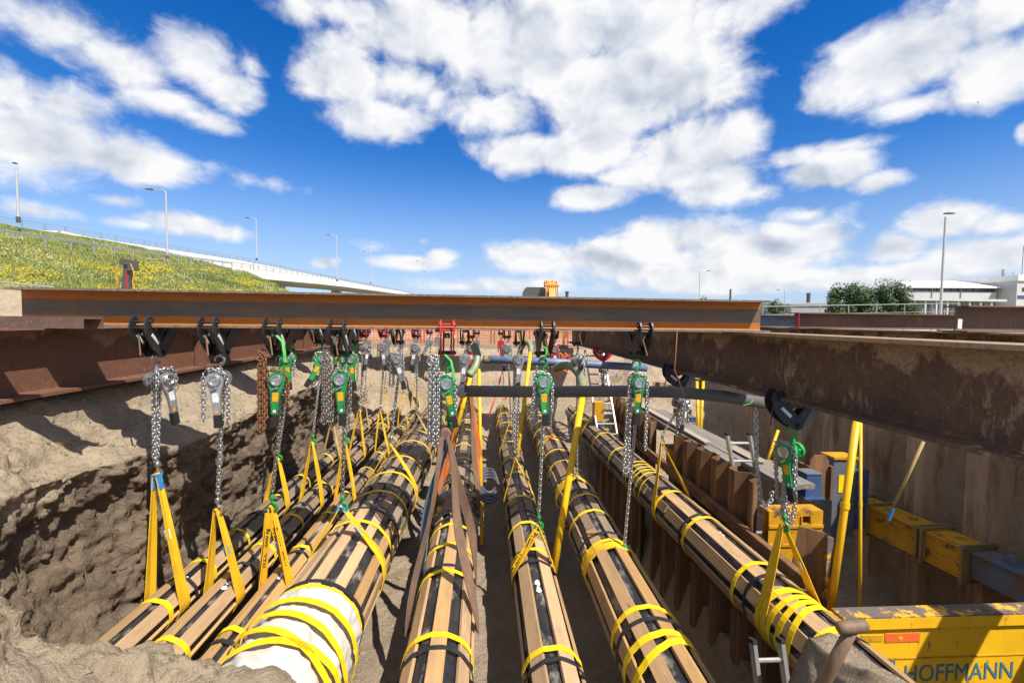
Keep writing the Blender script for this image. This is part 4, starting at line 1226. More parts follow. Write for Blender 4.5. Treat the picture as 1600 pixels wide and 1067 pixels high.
# row, pipe, apex pixel y, hoist colour, clamp colour, options
HO = [
 # ---- front row
 (0, 'A', (240, 742), 'silver', 'blackp', dict(px=243, falls=2, rotz=R(78), slack='drape', sl_len=.04, lever=R(-10), sling=dict(sleeve='bluew', width=.058, spread=.03))),
 (0, 'B', (335, 797), 'silver', 'blackp', dict(px=343, lever=R(-3), slack='drape', sl_len=.30, sling=dict(width=.062, spread=.03))),
 (0, 'C', (421, 792), 'green', 'blackp', dict(px=438, lever=R(4), slack='loop', chainmat='chaindk', slackmat='chainrust', sl_len=.22, coil=[(-.10, -.13, .55), (-.085, -.12, .48)], sling=dict(width=.06, spread=.03))),
 (0, 'D', (531, 792), 'green', 'blackp', dict(px=535, lever=R(-3), slack='loop', chainmat='chaindk', sl_len=.30, coil=[(-.10, -.13, .50), (-.08, -.13, .44)], sling=dict(sleeve='bluew', width=.062, spread=.024))),
 (0, 'E', (697, 668), 'green', 'red', dict(px=699, lever=R(-12), drop=.06, slack='loop', sl_len=.42, coil=[(-.12, -.11, .60), (-.08, -.12, .66)], sling=None)),
 (0, 'G', (841, 822), 'green', 'blackp', dict(px=849, lever=R(-3), drop=.05, slack='loop', sl_len=.30, sling=dict(width=.062, spread=.026))),
 (0, 'H', (979, 868), 'green', 'blackp', dict(px=996, lever=R(2), drop=.06, slack='loop', sl_len=.75, sling=dict(width=.055, spread=.026))),
 # ---- second row
 (1, 'A', (435, 716), 'green', 'blackp', dict(px=452, lever=R(-4), sl_len=.2)),
 (1, 'B', (488, 692), 'green', 'blackp', dict(px=499, lever=R(30), rotz=R(35), sl_len=.25)),
 (1, 'C', (538, 689), 'green', 'blackp', dict(px=551, lever=R(-6), sl_len=.3)),
 (1, 'D', (610, 695), 'silver', 'blackp', dict(px=622, lever=R(-14), sl_len=.25, chainmat='chain')),
 (1, 'E', (731, 640), 'silver', 'blackp', dict(px=727, lever=R(6), sl_len=.05, slack='free', sling=None)),
 (1, 'G', (803, 717), 'silver', 'blackp', dict(px=811, falls=2, lever=R(2), slack='free', sl_len=.9)),
 (1, 'H', (901, 744), 'silver', 'blackp', dict(px=903, lever=R(80), rotz=R(70), sl_len=.4)),
 # ---- third row
 (2, 'A', (520, 657), 'green', 'blackp', dict(px=531, lever=R(10), sl_len=.2, sling=dict(mat='tan'))),
 (2, 'B', (563, 641), 'silver', 'red', dict(px=569, lever=R(12), rotz=R(50), slack='free', sl_len=.5)),
 (2, 'C', (593, 643), 'silver', 'red', dict(px=599, lever=R(-8), sl_len=.15)),
 (2, 'D', (650, 645), 'silver', 'red', dict(px=650, lever=R(12), sl_len=.2, sling=dict(mat='tan'))),
 (2, 'E', (735, 620), 'red', 'red', dict(px=736, lever=R(-3), sl_len=.1, sling=None)),
 (2, 'G', (797, 659), 'silver', 'red', dict(px=792, lever=R(8), sl_len=.1)),
 (2, 'H', (857, 683), 'red', 'blackp', dict(px=866, lever=R(-4), sl_len=.3)),
 # ---- fourth row
 (3, 'A', (570, 624), 'silver', 'red', dict(px=574, lever=R(-16), slack='free', sl_len=.1, sling=dict(mat='tan'))),
 (3, 'B', (602, 611), 'silver', 'red', dict(px=606, lever=R(-8), slack='free', sl_len=.1)),
 (3, 'C', (627, 612), 'silver', 'red', dict(px=628, lever=R(10), slack='free', sl_len=.1)),
 (3, 'D', (672, 617), 'silver', 'red', dict(px=671, lever=R(28), slack='free', sl_len=.1, sling=dict(mat='tan'))),
 (3, 'E', (738, 612), 'silver', 'red', dict(px=745, lever=R(0), slack='free', sl_len=.1, sling=dict(mat='orangew'))),
 (3, 'G', (786, 622), 'red', 'red', dict(px=783, lever=R(0), slack='free', sl_len=.1)),
 (3, 'H', (833, 647), 'silver', 'blackp', dict(px=838, lever=R(24), slack='free', sl_len=.1, sling=dict(mat='tan'))),
 # ---- rearmost row
 (4, 'C', (648, 594), 'silver', 'red', dict(px=650, lever=R(10), slack='free', sl_len=.1)),
 (4, 'D', (684, 600), 'silver', 'blackp', dict(px=684, lever=R(-10), slack='free', sl_len=.1, sling=dict(mat='tan'))),
]
CN = {'green': 'green', 'silver': 'grey', 'red': 'red'}
KN = {'blackp': 'black', 'red': 'red'}
for (row, key, ap, colr, cc, op) in HO:
    Yh = None
    # pipe centre line at the row; the hoist's own bearing gives its place along the beam
    px = op.get('px', ap[0])
    Yb = rowY[row] if row else 3.7
    for _ in range(4):
        x = at(px, 520, Yb).x
        Yb = beamY(row, x)
    Yp = Yb
    apex = at(ap[0], ap[1], Yb)
    apex.x = lerp(apex.x, PIPES[key].c(Yb).x, .25)
    base_yaw = fb_ang if row == 0 else 0
    od = OBJN[row]
    det = 2 if row == 0 else (1 if row < 3 else 0)
    clamp((x, Yb, BT), base_yaw, cc, '%s beam clamp, %s cross beam, above the %s' % (KN[cc], od, PD[key]), 'beam clamps', small=row > 1)
    hoist((x, Yb, BT - .192), op.get('rotz', base_yaw * 0 + math.atan2(-x, Yb) * .25), colr, '%s lever chain hoist, %s row, above the %s' % (CN[colr], od, PD[key]), 'lever chain hoists',
          apex.z, op.get('lever', 0), op.get('drop', .02), op.get('slack', 'loop'), op.get('chainmat', 'chain'), det, sl_len=op.get('sl_len', .3), coil=op.get('coil'), slackmat=op.get('slackmat'), apex_dx=apex.x - x, falls=op.get('falls', 1))
    s_ = op.get('sling', {})
    if s_ is not None:
        kw = dict(width=.055, spread=.03); kw.update(s_)
        mt = kw.get('mat', 'yellow')
        cw = {'yellow': 'yellow', 'tan': 'faded tan', 'orangew': 'orange'}[mt]
        extra = ' with blue tips' if kw.get('sleeve') else ''
        t = sling(key, Yb, apex, '%s webbing sling%s, %s row, holding the %s' % (cw, extra, od, PD[key]), 'webbing slings', **kw)
        op['_t'] = t; op['_apex'] = apex
# hoists clamped to the right long beam's lower flange
def rhoist(px, py, row_i, apx, colr, cc, label, clabel, slabel, rotz, lever, **kw):
    X = 2.37
    Y = atx(px, py, X).y
    clamp((X, Y, GZ), R(-90), cc, clabel, 'beam clamps')
    q = PIPES['J']
    apex = at(apx[0], apx[1], Y)
    t = hoist((X, Y, GZ - .192), rotz, colr, label, 'lever chain hoists', apex.z, lever, kw.pop('drop', .02), apex_dx=apex.x - X, **kw)
    s_ = sling('J', Y, apex, slabel, 'webbing slings', width=.055, spread=.03)
    return Y, apex, t, s_
RH = []
for a in [
 (1240, 655, 0, (1223, 822), 'green', 'blackp', 'large green chain hoist with long chain loops under the dark right beam', 'black beam clamp with white sticker gripping the dark right beam', 'yellow webbing sling on the near end of the pipe over the sheet piles', R(-68), R(-12), dict(slack='loop', sl_len=.34, falls=2)),
 (1062, 604, 1, (1034, 692), 'silver', 'blackp', 'grey chain hoist under the right beam behind the black hose pipe', 'black beam clamp on the right beam behind the rusty wire', 'yellow sling left of the ladder on the pipe over the sheet piles', R(40), R(20), dict(slack='loop', sl_len=.30)),
 (942, 570, 2, (934, 642), 'silver', 'red', 'small grey chain hoist below the bright red clamp', 'bright red beam clamp on the right beam', 'narrow yellow sling hung below the bright red clamp', R(30), R(15), dict(slack='free', sl_len=.1, detail=1)),
]:
    a_, kw = a[:-1], a[-1]
    Yr, apr, tr, sr = rhoist(*a_, **kw); RH.append(tr)
# hand chain looped from the clamp to the lever end of the near right hoist
def local_chain(t, pts, name, mat, pitch=.027, r=.0053):
    bpy.context.view_layer.update()
    mi = t.matrix_world.inverted()
    b = MB(); b.chain([mi @ Vector(p) for p in pts], pitch, r, 10, 5, .5); return b.build(name, mat, t, smooth='all')
local_chain(RH[0], [at(1181, 640, 3.3), at(1182, 720, 3.3), at(1188, 780, 3.3), at(1196, 793, 3.3), at(1204, 782, 3.3), at(1206, 770, 3.3)], 'hand_chain', 'chain')
local_chain(RH[0], [at(1224, 706, 3.4), at(1228, 760, 3.4), at(1232, 815, 3.4), at(1237, 819, 3.4), at(1242, 790, 3.4), at(1243, 720, 3.4)], 'fall_chain', 'chain')
# printed load marks on three slings
def sling_print(t, apex, side, fr, body, size, flip=1):
    e = Vector(t['_L'] if side < 0 else t['_Rr']); a = Vector(apex)
    d_ = (e - a).normalized()
    # legs stand edge-on to the pit axis twisted toward the viewer: add a flat broad leg face for the print
    me_ = text_mesh(body, size, 'letblk', bold=.0006)
    nrm = Vector((0, -1, 0)); nrm = (nrm - d_ * nrm.dot(d_)).normalized()
    xx = d_ * flip
    yy = nrm.cross(xx)
    c = a.lerp(e, fr) + Vector((0, -.03, 0))
    mw = Matrix((xx, yy, nrm)).transposed().to_4x4(); mw.translation = c + nrm * .0045
    b = MB()
    hw = .024
    L = (e - a).length
    b.ribbon([a + d_ * (L * .06) + Vector((0, -.03, 0)), a + d_ * (L * .96) + Vector((0, -.03, 0))], yy, .058, .005)
    o = b.build('printed_face', 'yellow', t)
    ob = link_obj('lettering', me_)
    ob.matrix_world = mw
    ob.parent = t
    ob.matrix_parent_inverse = Matrix.Translation(t.location).inverted()
for (i, key, side, flip) in ((2, 'C', -1, -1), (2, 'C', 1, -1), (5, 'G', -1, -1)):
    op = HO[i][5]
    sling_print(op['_t'], op['_apex'], side, .5, 'W.L.L.   3000 kg', .050, flip)
for i, side in ((2, -1),):
    pass

# wide brown, orange and blue slings carrying the middle pipe
def wide_sling(Y, apex, mats, label, w_=.075, rows=((-.05, 0), (.05, .03))):
    q = PIPES['E']; rad = q.r + q.tb + .016
    t = thing('lifting_sling', label, 'lifting sling', apex, 0, 'webbing slings')
    A = Vector(apex)
    for l, (off, sg) in enumerate(rows):
        c = q.c(Y + off)
        for s_ in (-1, 1):
            b = MB(); pts = []; wds = []; ws = []
            e = Vector((c.x + s_ * rad, Y + off, c.z))
            for i in range(15):
                f = i / 14
                p = A.lerp(e, f) + Vector((s_ * (.01 + sg * math.sin(f * math.pi)), off * .3, 0))
                p += Vector((.016 * math.sin(f * 7 + l * 2 + s_), .012 * math.sin(f * 11 + l), 0))
                a = lerp(.75 * math.sin(f * 4.2 + l * 1.3 + (s_ > 0) * 1.1) + .5, math.pi / 2, f ** 2.5)
                pts.append(p); wds.append(Vector((math.cos(a), math.sin(a), .0)).normalized()); ws.append(lerp(w_ * .55, w_, min(1, f * 3)))
            for i in range(1, 8):
                an = (0 if s_ > 0 else math.pi) - s_ * i / 7 * math.pi / 2
                pts.append(Vector((c.x + math.cos(an) * rad, Y + off, c.z + math.sin(an) * rad))); wds.append(Vector((0, 1, 0))); ws.append(w_)
            # cupped webbing: two strips meeting at a fold
            b.ribbon(pts, wds, ws, .007)
            b.ribbon([p + Vector((.012 * s_, .03, -.004)) for p in pts], [(w2 + Vector((.3, .2, 0))).normalized() for w2 in wds], [q_ * .8 for q_ in ws], .006) if False else None
            m_ = mats[(l * 2 + (s_ > 0)) % len(mats)]
            b.build('webbing_leg', m_, t, smooth=True)
    b = MB(); b.lathe(A + Vector((0, -.07, .0)), (0, 1, 0), [(0, 0), (0, .04), (.03, .052), (.11, .052), (.14, .04), (.14, 0)], 12)
    b.build('bunched_eye', mats[0], t, smooth=True)
    return t
p = HO[4]
apE = at(697, 676, 3.7)
wide_sling(3.68, apE, ['brownw', 'brownw', 'bluegr', 'brownw'], 'wide worn brown sling with blue edges hung from the low green hoist', rows=((-.42, .0), (.06, .02)))
ap2 = at(731, 600, 5.5)
wide_sling(5.3, ap2, ['orangew', 'brownw', 'bluegr', 'orangew'], 'bunched orange, blue and brown slings behind the grey hose end', .07, ((-.16, .02), (.02, .05), (.2, .0)))

# ------------------------------------------------------------------ sheet piles and shoring
def upile_mesh(name, w_, d_, h, mat, t=.012):
    """u-profile running along local y, flange face at x = 0, pan toward +x; z from -h to 0"""
    ol = [(0, 0), (0, .14), (0, .16), (1, .34), (1, .66), (0, .84), (0, .86), (0, 1)]
    b = MB()
    pts = [Vector((x * d_, y * w_, 0)) for x, y in ol]
    n = len(pts); N = []
    for i in range(n):
        tg = (pts[min(i + 1, n - 1)] - pts[max(i - 1, 0)]).normalized()
        N.append(Vector((-tg.y, tg.x, 0)) * t)
    vs = []
    for z in (0, -h):
        for p, q_ in zip(pts, N):
            vs.append(p + Vector((0, 0, z)))
        for p, q_ in zip(pts, N):
            vs.append(p - q_ + Vector((0, 0, z)))
    fs = []
    for i in range(n - 1):
        fs += [(i, i + 1, 2 * n + i + 1, 2 * n + i), (n + i + 1, n + i, 3 * n + i, 3 * n + i + 1), (i, n + i, n + i + 1, i + 1)]
    fs += [(0, 2 * n, 3 * n, n), (n - 1, 2 * n - 1, 4 * n - 1, 3 * n - 1)]
    b.add(vs, fs)
    # interlock knuckle and lifting hole rim
    b.tube([(t * .5, .0, 0), (t * .5, .0, -h)], t * 1.2, 6)
    return b.mesh(name, mat)
def pile_wall(label, X0, Y0, X1, Y1, n, ztop0, ztop1, h, depth, mat, flipx=False, jit=.03, skip=()):
    t = thing('sheet_pile_wall', label, 'sheet pile wall', (X0, Y0, ztop0), 0, 'sheet pile walls')
    d = Vector((X1 - X0, Y1 - Y0, 0)); L = d.length; w_ = L / n
    me_ = upile_mesh('sheet_pile', w_, depth, h, mat)
    yaw = math.atan2(d.y, d.x) - math.pi / 2
    rnd = random.Random(n)
    for k in range(n):
        if k in skip: continue
        f = k / n
        p = Vector((X0, Y0, 0)).lerp(Vector((X1, Y1, 0)), f)
        o = link_obj('sheet_pile', me_, t, Vector((p.x - X0, p.y - Y0, lerp(ztop0, ztop1, f) - ztop0 + rnd.uniform(-jit, jit))), (0, 0, yaw))
        if flipx:
            o.scale = (1, 1, 1)
            o.rotation_euler = (0, 0, yaw + math.pi)
            q2 = Vector((X0, Y0, 0)).lerp(Vector((X1, Y1, 0)), f + 1 / n)
            o.location = Vector((q2.x - X0, q2.y - Y0, o.location.z))
    return t
qj = PIPES['J']; ja, jb = qj.c(2.75), qj.c(9.6)
pile_wall('low rusty sheet pile wall under the right hand clad pipe', ja.x - .09, 2.75, jb.x - .09, 9.6, 18, ja.z - .27, jb.z - .27, 2.4, .11, 'pile', jit=.015, skip=(8,))
pile_wall('rusty sheet pile wall behind the clad pipe, far stretch with level tops', 2.75, 7.3, 2.80, 9.7, 8, -1.64, -1.62, 2.0, .13, 'pile', jit=.03)
pile_wall('rusty sheet pile wall beside the grey plank walkway, stepped tops', 2.73, 4.40, 2.76, 6.4, 5, -1.62, -1.65, 2.0, .13, 'pile', jit=.025)
pile_wall('tall weathered sheet pile wall below the dark right beam', 5.30, 3.1, 5.33, 10.2, 10, -.54, -.54, 3.3, .24, 'pilec', jit=0.01)
# waler beams along the near piles
t = ibeam('rusty waler beam with yellow paint remains along the sheet piles', (2.66, 3.5, -2.2), R(89.3), 6.0, .06, .12, .012, .01, 'pile', 'walers')
# plank walkway
t = thing('plank_walkway', 'walkway of grey planks beside the stepped sheet piles', 'walkway', (3.1, 6.4, -1.66))
for k, (x0, x1, y0, y1, z, mm) in enumerate([(2.93, 3.08, 5.2, 8.6, -1.66, 'plank'), (3.09, 3.25, 4.42, 8.7, -1.658, 'plank'), (3.262, 3.43, 4.45, 8.4, -1.662, 'plank'), (2.98, 3.07, 5.9, 8.9, -1.61, 'board'), (3.2, 3.33, 5.1, 5.75, -1.63, 'board')]):
    b = MB(); b.bx(-(x1 - x0) / 2, (x1 - x0) / 2, -(y1 - y0) / 2, (y1 - y0) / 2, -.05 if mm == 'plank' else -.012, .0)
    o = b.build('plank', mm); o.parent = t; o.location = ((x0 + x1) / 2 - 3.1, (y0 + y1) / 2 - 6.4, z + 1.66 + (0 if mm == 'plank' else .003)); o.rotation_euler = (0, 0, random.uniform(-.006, .006))
for y in (5.4, 6.3, 7.5):
    b = MB(); b.bx(2.95, 3.6, y - .05, y + .05, -1.83, -1.7145); b.build('bearer', 'waler', t)
# yellow steel box under the walkway end
def plate_hole(b, x0, x1, z0, z1, y, hx, hz, hw, hh, t=.012):
    for (a0, a1, c0, c1) in ((x0, hx - hw, z0, z1), (hx + hw, x1, z0, z1), (hx - hw, hx + hw, z0, hz - hh), (hx - hw, hx + hw, hz + hh, z1)):
        b.bx(a0, a1, y, y + t, c0, c1)
pA = at(1200, 800, 4.35); pB = at(1284, 800, 4.35)
t = thing('shoring_box', 'worn yellow shoring panel with lifting hole below the planks', 'shoring box', (pA.x, 4.35, -2))
b = MB()
z1 = at(1240, 797, 4.35).z; z0 = z1 - .55
plate_hole(b, pA.x, pB.x, z0, z1, 4.33, lerp(pA.x, pB.x, .68), z1 - .09, .04, .035)
b.bx(pA.x, pB.x, 4.345, 4.5, z1 - .014, z1 - .001); b.bx(pA.x + .01, pB.x - .01, 4.41, 4.45, z0, z1 - .02)
for z in (z1 - .17, z1 - .36): b.bx(pA.x, pB.x, 4.315, 4.329, z, z + .025)
b.build('panel_plate', 'ysteel', t)
b = MB(); hx = lerp(pA.x, pB.x, .68)
b.bx(hx - .055, hx + .055, 4.316, 4.329, z1 - .145, z1 - .13); b.bx(hx - .055, hx - .041, 4.316, 4.329, z1 - .13, z1 - .05); b.bx(hx + .041, hx + .055, 4.316, 4.329, z1 - .13, z1 - .05)
b.build('hole_frame', 'ysteel', t)
# slide rail post in front of it
p0 = at(1238, 830, 3.85); p1 = at(1292, 845, 3.72)
t = thing('shoring_post', 'rusty shoring post with yellow flaking edge beside the near sling', 'shoring post', (p0.x, 3.8, -2.2))
b = MB(); zt = at(1240, 826, 3.8).z
b.bar((p0.x, 3.87, zt - .5), (p1.x, 3.76, zt - .53), .02, 1.02); b.build('web_plate', 'pile', t)
b = MB(); b.bx(p1.x + .005, p1.x + .03, 3.68, 3.82, zt - 1.0, zt - .03); b.bx(p1.x - .03, p1.x + .004, 3.672, 3.686, zt - 1.0, zt - .02); b.build('edge_flange', 'rustedge', t)
# yellow trench shield at the lower right
Yh = 3.38
tl = at(1292, 963, Yh); trr = at(1640, 970, Yh)
zt = tl.z
t = thing('trench_shield', 'yellow trench shield end plate with blue stencilled lettering and orange reflector', 'trench shield', (tl.x, Yh, zt - 1))
b = MB()
b.bx(tl.x, trr.x + .5, Yh, Yh + .018, zt - 1.1, zt - .10); b.build('shield_plate', 'yplate', t)
b = MB(); b.bx(tl.x + .12, trr.x + .5, Yh - .03, Yh + .11, zt - .10 + .001, zt - .012)
b.build('upper_chord', 'yplate', t)
b = MB(); b.bx(tl.x + .12, trr.x - .07, Yh - .028, Yh + .108, zt - .0115, zt + .0); b.build('worn_rim', 'rustedge', t)
b = MB(); b.bx(tl.x, tl.x + .118, Yh - .028, Yh + .10, zt - .11, zt - .02); b.bx(tl.x, trr.x + .5, Yh - .006, Yh - .001, zt - .372, zt - .362)
b.bx(tl.x - .02, tl.x + .10, Yh - .05, Yh - .029, zt - .20, zt - .03)
b.build('corner_block', 'ysteel', t)
pr = at(1416, 982, Yh - .031)
b = MB(); b.bx(pr.x - .145, pr.x + .145, Yh - .0065, Yh - .0005, zt - .225, zt - .155); b.build('reflector', 'net', t)
b = MB(); b.bx(pr.x - .145 - .006, pr.x + .151, Yh - .004, Yh + .0, zt - .231, zt - .149); b.build('reflector_rim', 'stickery', t)
b = MB(); b.box((pr.x - .02, Yh - .008, zt - .19), (.03, .003, .03), Matrix.Rotation(R(45), 3, 'Y')); b.build('reflector_mark', 'hosey', t)
b = MB(); b.bx(pr.x - .36, pr.x - .17, Yh - .006, Yh - .0005, zt - .215, zt - .165); b.build('rating_tag', 'ysteel', t)
me_ = text_mesh('HOFFMANN', .205, 'letblue', .001)
pt = at(1498, 1050, Yh)
o = link_obj('lettering', me_, t, Vector((pt.x, Yh - .0035, pt.z)) - t.location, (R(90), 0, 0)); o.scale = (.86, 1, 1)
pl = at(1372, 1048, Yh)
b = MB()
lw, lh = .19, .15
x0, x1, z0, z1 = pl.x - .15, pl.x + .14, pl.z - .12, pl.z + .085
for q_ in ((x0, x1, z1 - .010, z1), (x0, x0 + .010, z0, z1 - .0105), (x1 - .010, x1, z0, z1 - .0105)): b.bx(q_[0], q_[1], Yh - .0032, Yh - .0012, q_[2], q_[3])
cx = pl.x - .005
b.prism([(-.035, .035), (.035, .035), (0, .065)], .002, lambda u, v_, k: Vector((cx + u, Yh - .0022 + k, pl.z + v_)))
for z, wv in ((.015, .055), (-.012, .085), (-.035, .055), (-.058, .03)): b.bx(cx - wv, cx + wv, Yh - .0032, Yh - .0012, pl.z + z - .007, pl.z + z + .006)
b.build('emblem', 'letblue', t)
# horizontal strut along the tall wall
def strut(label):
    a = at(1341, 795, 5.7); c = at(1528, 893, 4.32)
    d = (c - a); L = d.length; yaw = math.atan2(d.y, d.x)
    t = thing('shoring_strut', label, 'shoring strut', a, yaw, local=True)
    s_ = .15
    b = MB(); b.bx(0, L, -s_, s_, -s_, s_)
    b.bx(0, L, -s_ - .02, s_ + .02, s_ + .001, s_ + .014); b.bx(0, L, -s_ - .02, s_ + .02, -s_ - .014, -s_ - .001)
    b.build('strut_tube', 'ysteel', t)
    for x in (.03, .30, L * .66, L * .70 + .0, L - .01):
        b = MB(); b.bx(x - .012, x + .012, -s_ - .06, s_ + .06, -s_ - .055, s_ + .055)
        f = b.build('flange_plate', 'waler', t)
        b = MB()
        for y in (-s_ - .04, s_ + .04):
            for z in (-s_ - .03, s_ + .03): b.cyl((x - .03, y, z), (x + .03, y, z), .016, 8)
        b.build('bolt', 'chaindk', f)
    b = MB(); b.tube(arc((.55, -s_ - .012, -.0), .03, 0, math.pi, 8), .008, 5); b.tube(arc((L * .86, -s_ - .012, -.02), .03, 0, math.pi, 8), .008, 5)
    b.build('lifting_eye', 'ysteel', t)
    b = MB(); b.bx(-.42, -.0125, -.10, .10, -.11, .11); b.build('spindle_end', 'bluegrey', t)
    b = MB(); b.bx(L + .0125, L + .75, -.115, .115, -.13, .13); b.bx(L + .02, L + .75, -.14, .14, .131, .143); b.build('extension', 'bluegrey', t)
    b = MB(); b.prism([(.05, 0), (.19, 0), (.15, .09), (.09, .09)], .03, lambda u, v_, k: Vector((L + .15 + u, k, .144 + v_))); b.build('lug', 'bluegrey', t)
    return t
strut('yellow shoring strut with bolted flanges and blue grey ends along the tall wall')
# blue slide rail post with yellow patch
p = at(1312, 775, 5.4)
t = thing('shoring_post', 'worn blue shoring post with yellow patch beside the yellow pole', 'shoring post', (p.x, 5.4, p.z))
zt = at(1312, 716, 5.4).z; zb = at(1312, 838, 5.4).z
b = MB(); b.bx(p.x - .13, p.x + .17, 5.36, 5.56, zb, zt); b.build('column', 'bluegrey', t)
b = MB(); b.bx(p.x - .14, p.x + .18, 5.34, 5.58, zt + .001, zt + .03); b.build('cap_plate', 'ysteel', t)
b = MB(); b.bx(p.x - .06, p.x + .01, 5.353, 5.359, zt - .42, zt - .20); b.build('paint_patch', 'tape', t)
b = MB(); b.bx(p.x + .19, p.x + .36, 5.38, 5.58, zb + .1, zt - .14); b.build('side_column', 'blue', t)
# brown steel sockets, blue blocks
def socket(px, py, Y, label, s=1.0):
    p = at(px, py, Y)
    t = thing('steel_socket', label, 'steel socket', p, 0, 'steel sockets on the planks')
    b = MB()
    pl = [(-.10, -.25), (.10, -.25), (.10, .15), (.06, .21), (-.06, .21), (-.10, .15)]
    b.prism([(u * s, v_ * s) for u, v_ in pl], .02, lambda u, v_, k: Vector((p.x + u, p.y + k, p.z + v_)))
    b.bx(p.x - .13 * s, p.x - .101 * s, p.y - .05, p.y + .15, p.z - .25 * s, p.z + .1 * s); b.bx(p.x + .101 * s, p.x + .13 * s, p.y - .05, p.y + .15, p.z - .25 * s, p.z + .1 * s)
    b.build('bracket_plate', 'pile', t)
    b = MB(); b.bx(p.x - .131 * s, p.x - .10 * s, p.y - .062, p.y - .052, p.z - .02, p.z + .04); b.build('yellow_mark', 'tape', t)
    return t
def blue_block(px, py, Y, w_, h, label):
    p = at(px, py, Y)
    t = thing('steel_pad', label, 'steel pad', p, 0, 'blue steel pads on the planks')
    b = MB()
    b.prism([(-w_ / 2 * 1.15, 0), (w_ / 2 * 1.15, 0), (w_ / 2, h), (-w_ / 2, h)], w_ * 1.1, lambda u, v_, k: Vector((p.x + u, p.y + k, p.z + v_)))
    b.build('block', 'blue', t)
    b = MB(); b.bx(p.x - w_ * .7, p.x + w_ * .7, p.y - w_ * .7, p.y + w_ * .7, p.z - .02, p.z - .001); b.build('foot_plate', 'blue', t)
    b = MB(); b.bx(p.x - w_ * .55, p.x + w_ * .55, p.y - w_ * .6, p.y + w_ * .6, p.z + h + .001, p.z + h + .012); b.build('cap', 'bluegrey', t)
socket(1068, 648, 8.1, 'rusty steel socket behind the far blue pad')
blue_block(1073, 676, 7.8, .21, .29, 'dented blue steel pad at the far end of the plank walkway')
socket(1279, 742, 5.1, 'rusty steel socket beside the worn blue post', 1.15)
blue_block(1262, 772, 4.95, .17, .26, 'blue steel pad at the near end of the plank walkway')
p = at(1050, 712, 6.8)
t = thing('shoring_jack', 'yellow shoring jack between the two sheet pile stretches', 'shoring jack', p)
b = MB(); b.bx(p.x - .06, p.x + .06, 6.76, 6.88, p.z - .3, p.z + .12); b.build('jack_body', 'ysteel', t)
b = MB(); b.bx(p.x - .08, p.x + .08, 6.74, 6.90, p.z + .121, p.z + .16); b.build('head_plate', 'pile', t)
b = MB(); b.cyl((p.x, 6.82, p.z - .5), (p.x, 6.82, p.z - .3), .035, 10); b.build('spindle', 'chaindk', t)
p = at(935, 650, 8.8)
t = thing('shoring_jack', 'small yellow and blue shoring jack left of the far sheet piles', 'shoring jack', p)
b = MB(); b.bx(p.x - .09, p.x + .09, 8.75, 8.95, p.z - .1, p.z + .28); b.build('jack_body', 'ysteel', t)
b = MB(); b.bx(p.x - .08, p.x + .08, 8.76, 8.94, p.z - .35, p.z - .101); b.build('jack_foot', 'blue', t)

# ------------------------------------------------------------------ ladders
def ladder(a, bb, width, nr, label, side=(1, 0, 0)):
    a, bb = Vector(a), Vector(bb)
    t = thing('ladder', label, 'ladder', a)
    s_ = Vector(side).normalized() * width / 2
    for k in (-1, 1):
        b = MB(); b.bar(a + s_ * k, bb + s_ * k, .026, .06, up=(bb - a).cross(s_)); b.build('rail', 'alu', t)
        b = MB(); e = (bb - a).normalized() * .03; b.bar(bb + s_ * k, bb + s_ * k + e, .03, .064, up=(bb - a).cross(s_)); b.build('end_cap', 'rubber', t)
    for i in range(nr):
        f = (i + .55) / nr
        p = a.lerp(bb, f)
        b = MB(); b.cyl(p - s_ * .93, p + s_ * .93, .016, 8); b.build('rung', 'alu', t)
    return t
Yl = 4.98
la = at(1150, 682, Yl); lb = at(1164, 760, Yl)
cA = (at(1135, 680, Yl) + at(1172, 679, Yl)) / 2; cB = (at(1147, 748, Yl) + at(1182, 748, Yl)) / 2
dd = cB - cA
ladder(cB + dd * 2.6 + Vector((0, -.1, 0)), cA, .265, 9, 'aluminium ladder standing up above the plank walkway')
cA = (at(930, 566, 9.2) + at(948, 566, 9.2)) / 2; cB = (at(936, 640, 8.8) + at(956, 640, 8.8)) / 2
ladder(cB + (cB - cA) * .6, cA + Vector((-.1, .2, .2)), .38, 9, 'aluminium ladder leaning at the far end under the right beam')
cA = (at(1180, 1004, 2.95) + at(1216, 1004, 2.95)) / 2; cB = cA + Vector((.0, -.35, -1.1))
ladder(cB, cA, .20, 5, 'short ladder down in the dark gap at bottom right')

# ------------------------------------------------------------------ hoses, pipes, poles
def tubething(name, label, cat, pts, r, mat, n=10, group=None, parts=(), smooth='all'):
    org = Vector(pts[0])
    b = MB(); b.tube(pts, r, n)
    o = b.build(name, mat, smooth=smooth, org=org)
    tag(o, label, cat, group)
    return o
def spline(pts, n=8):
    pts = [Vector(p) for p in pts]; out = []
    P_ = [pts[0] * 2 - pts[1]] + pts + [pts[-1] * 2 - pts[-2]]
    for i in range(1, len(P_) - 2):
        for k in range(n):
            t = k / n
            a, b_, c, d = P_[i - 1:i + 3]
            out.append(.5 * ((2 * b_) + (c - a) * t + (2 * a - 5 * b_ + 4 * c - d) * t * t + (3 * b_ - a - 3 * c + d) * t ** 3))
    out.append(pts[-1]); return out
def collar(ob, c, d, r, w_, mat, name='collar'):
    b = MB(); c = Vector(c) - ob.location; d = Vector(d).normalized()
    b.lathe(c - d * w_ / 2, d, [(0, r * .9), (0, r), (w_, r), (w_, r * .9)], 16)
    o = b.build(name, mat); o.parent = ob
    return o
hp = tubething('hose_pipe', 'long black pipe slung level across the pit under the right beam', 'pipe', [at(718, 611, 4.35), at(850, 612, 4.33), at(985, 611, 4.3), at(1060, 613, 4.26), at(1130, 619, 4.2), at(1196, 630, 4.1)], .055, 'pipeblk', 18)
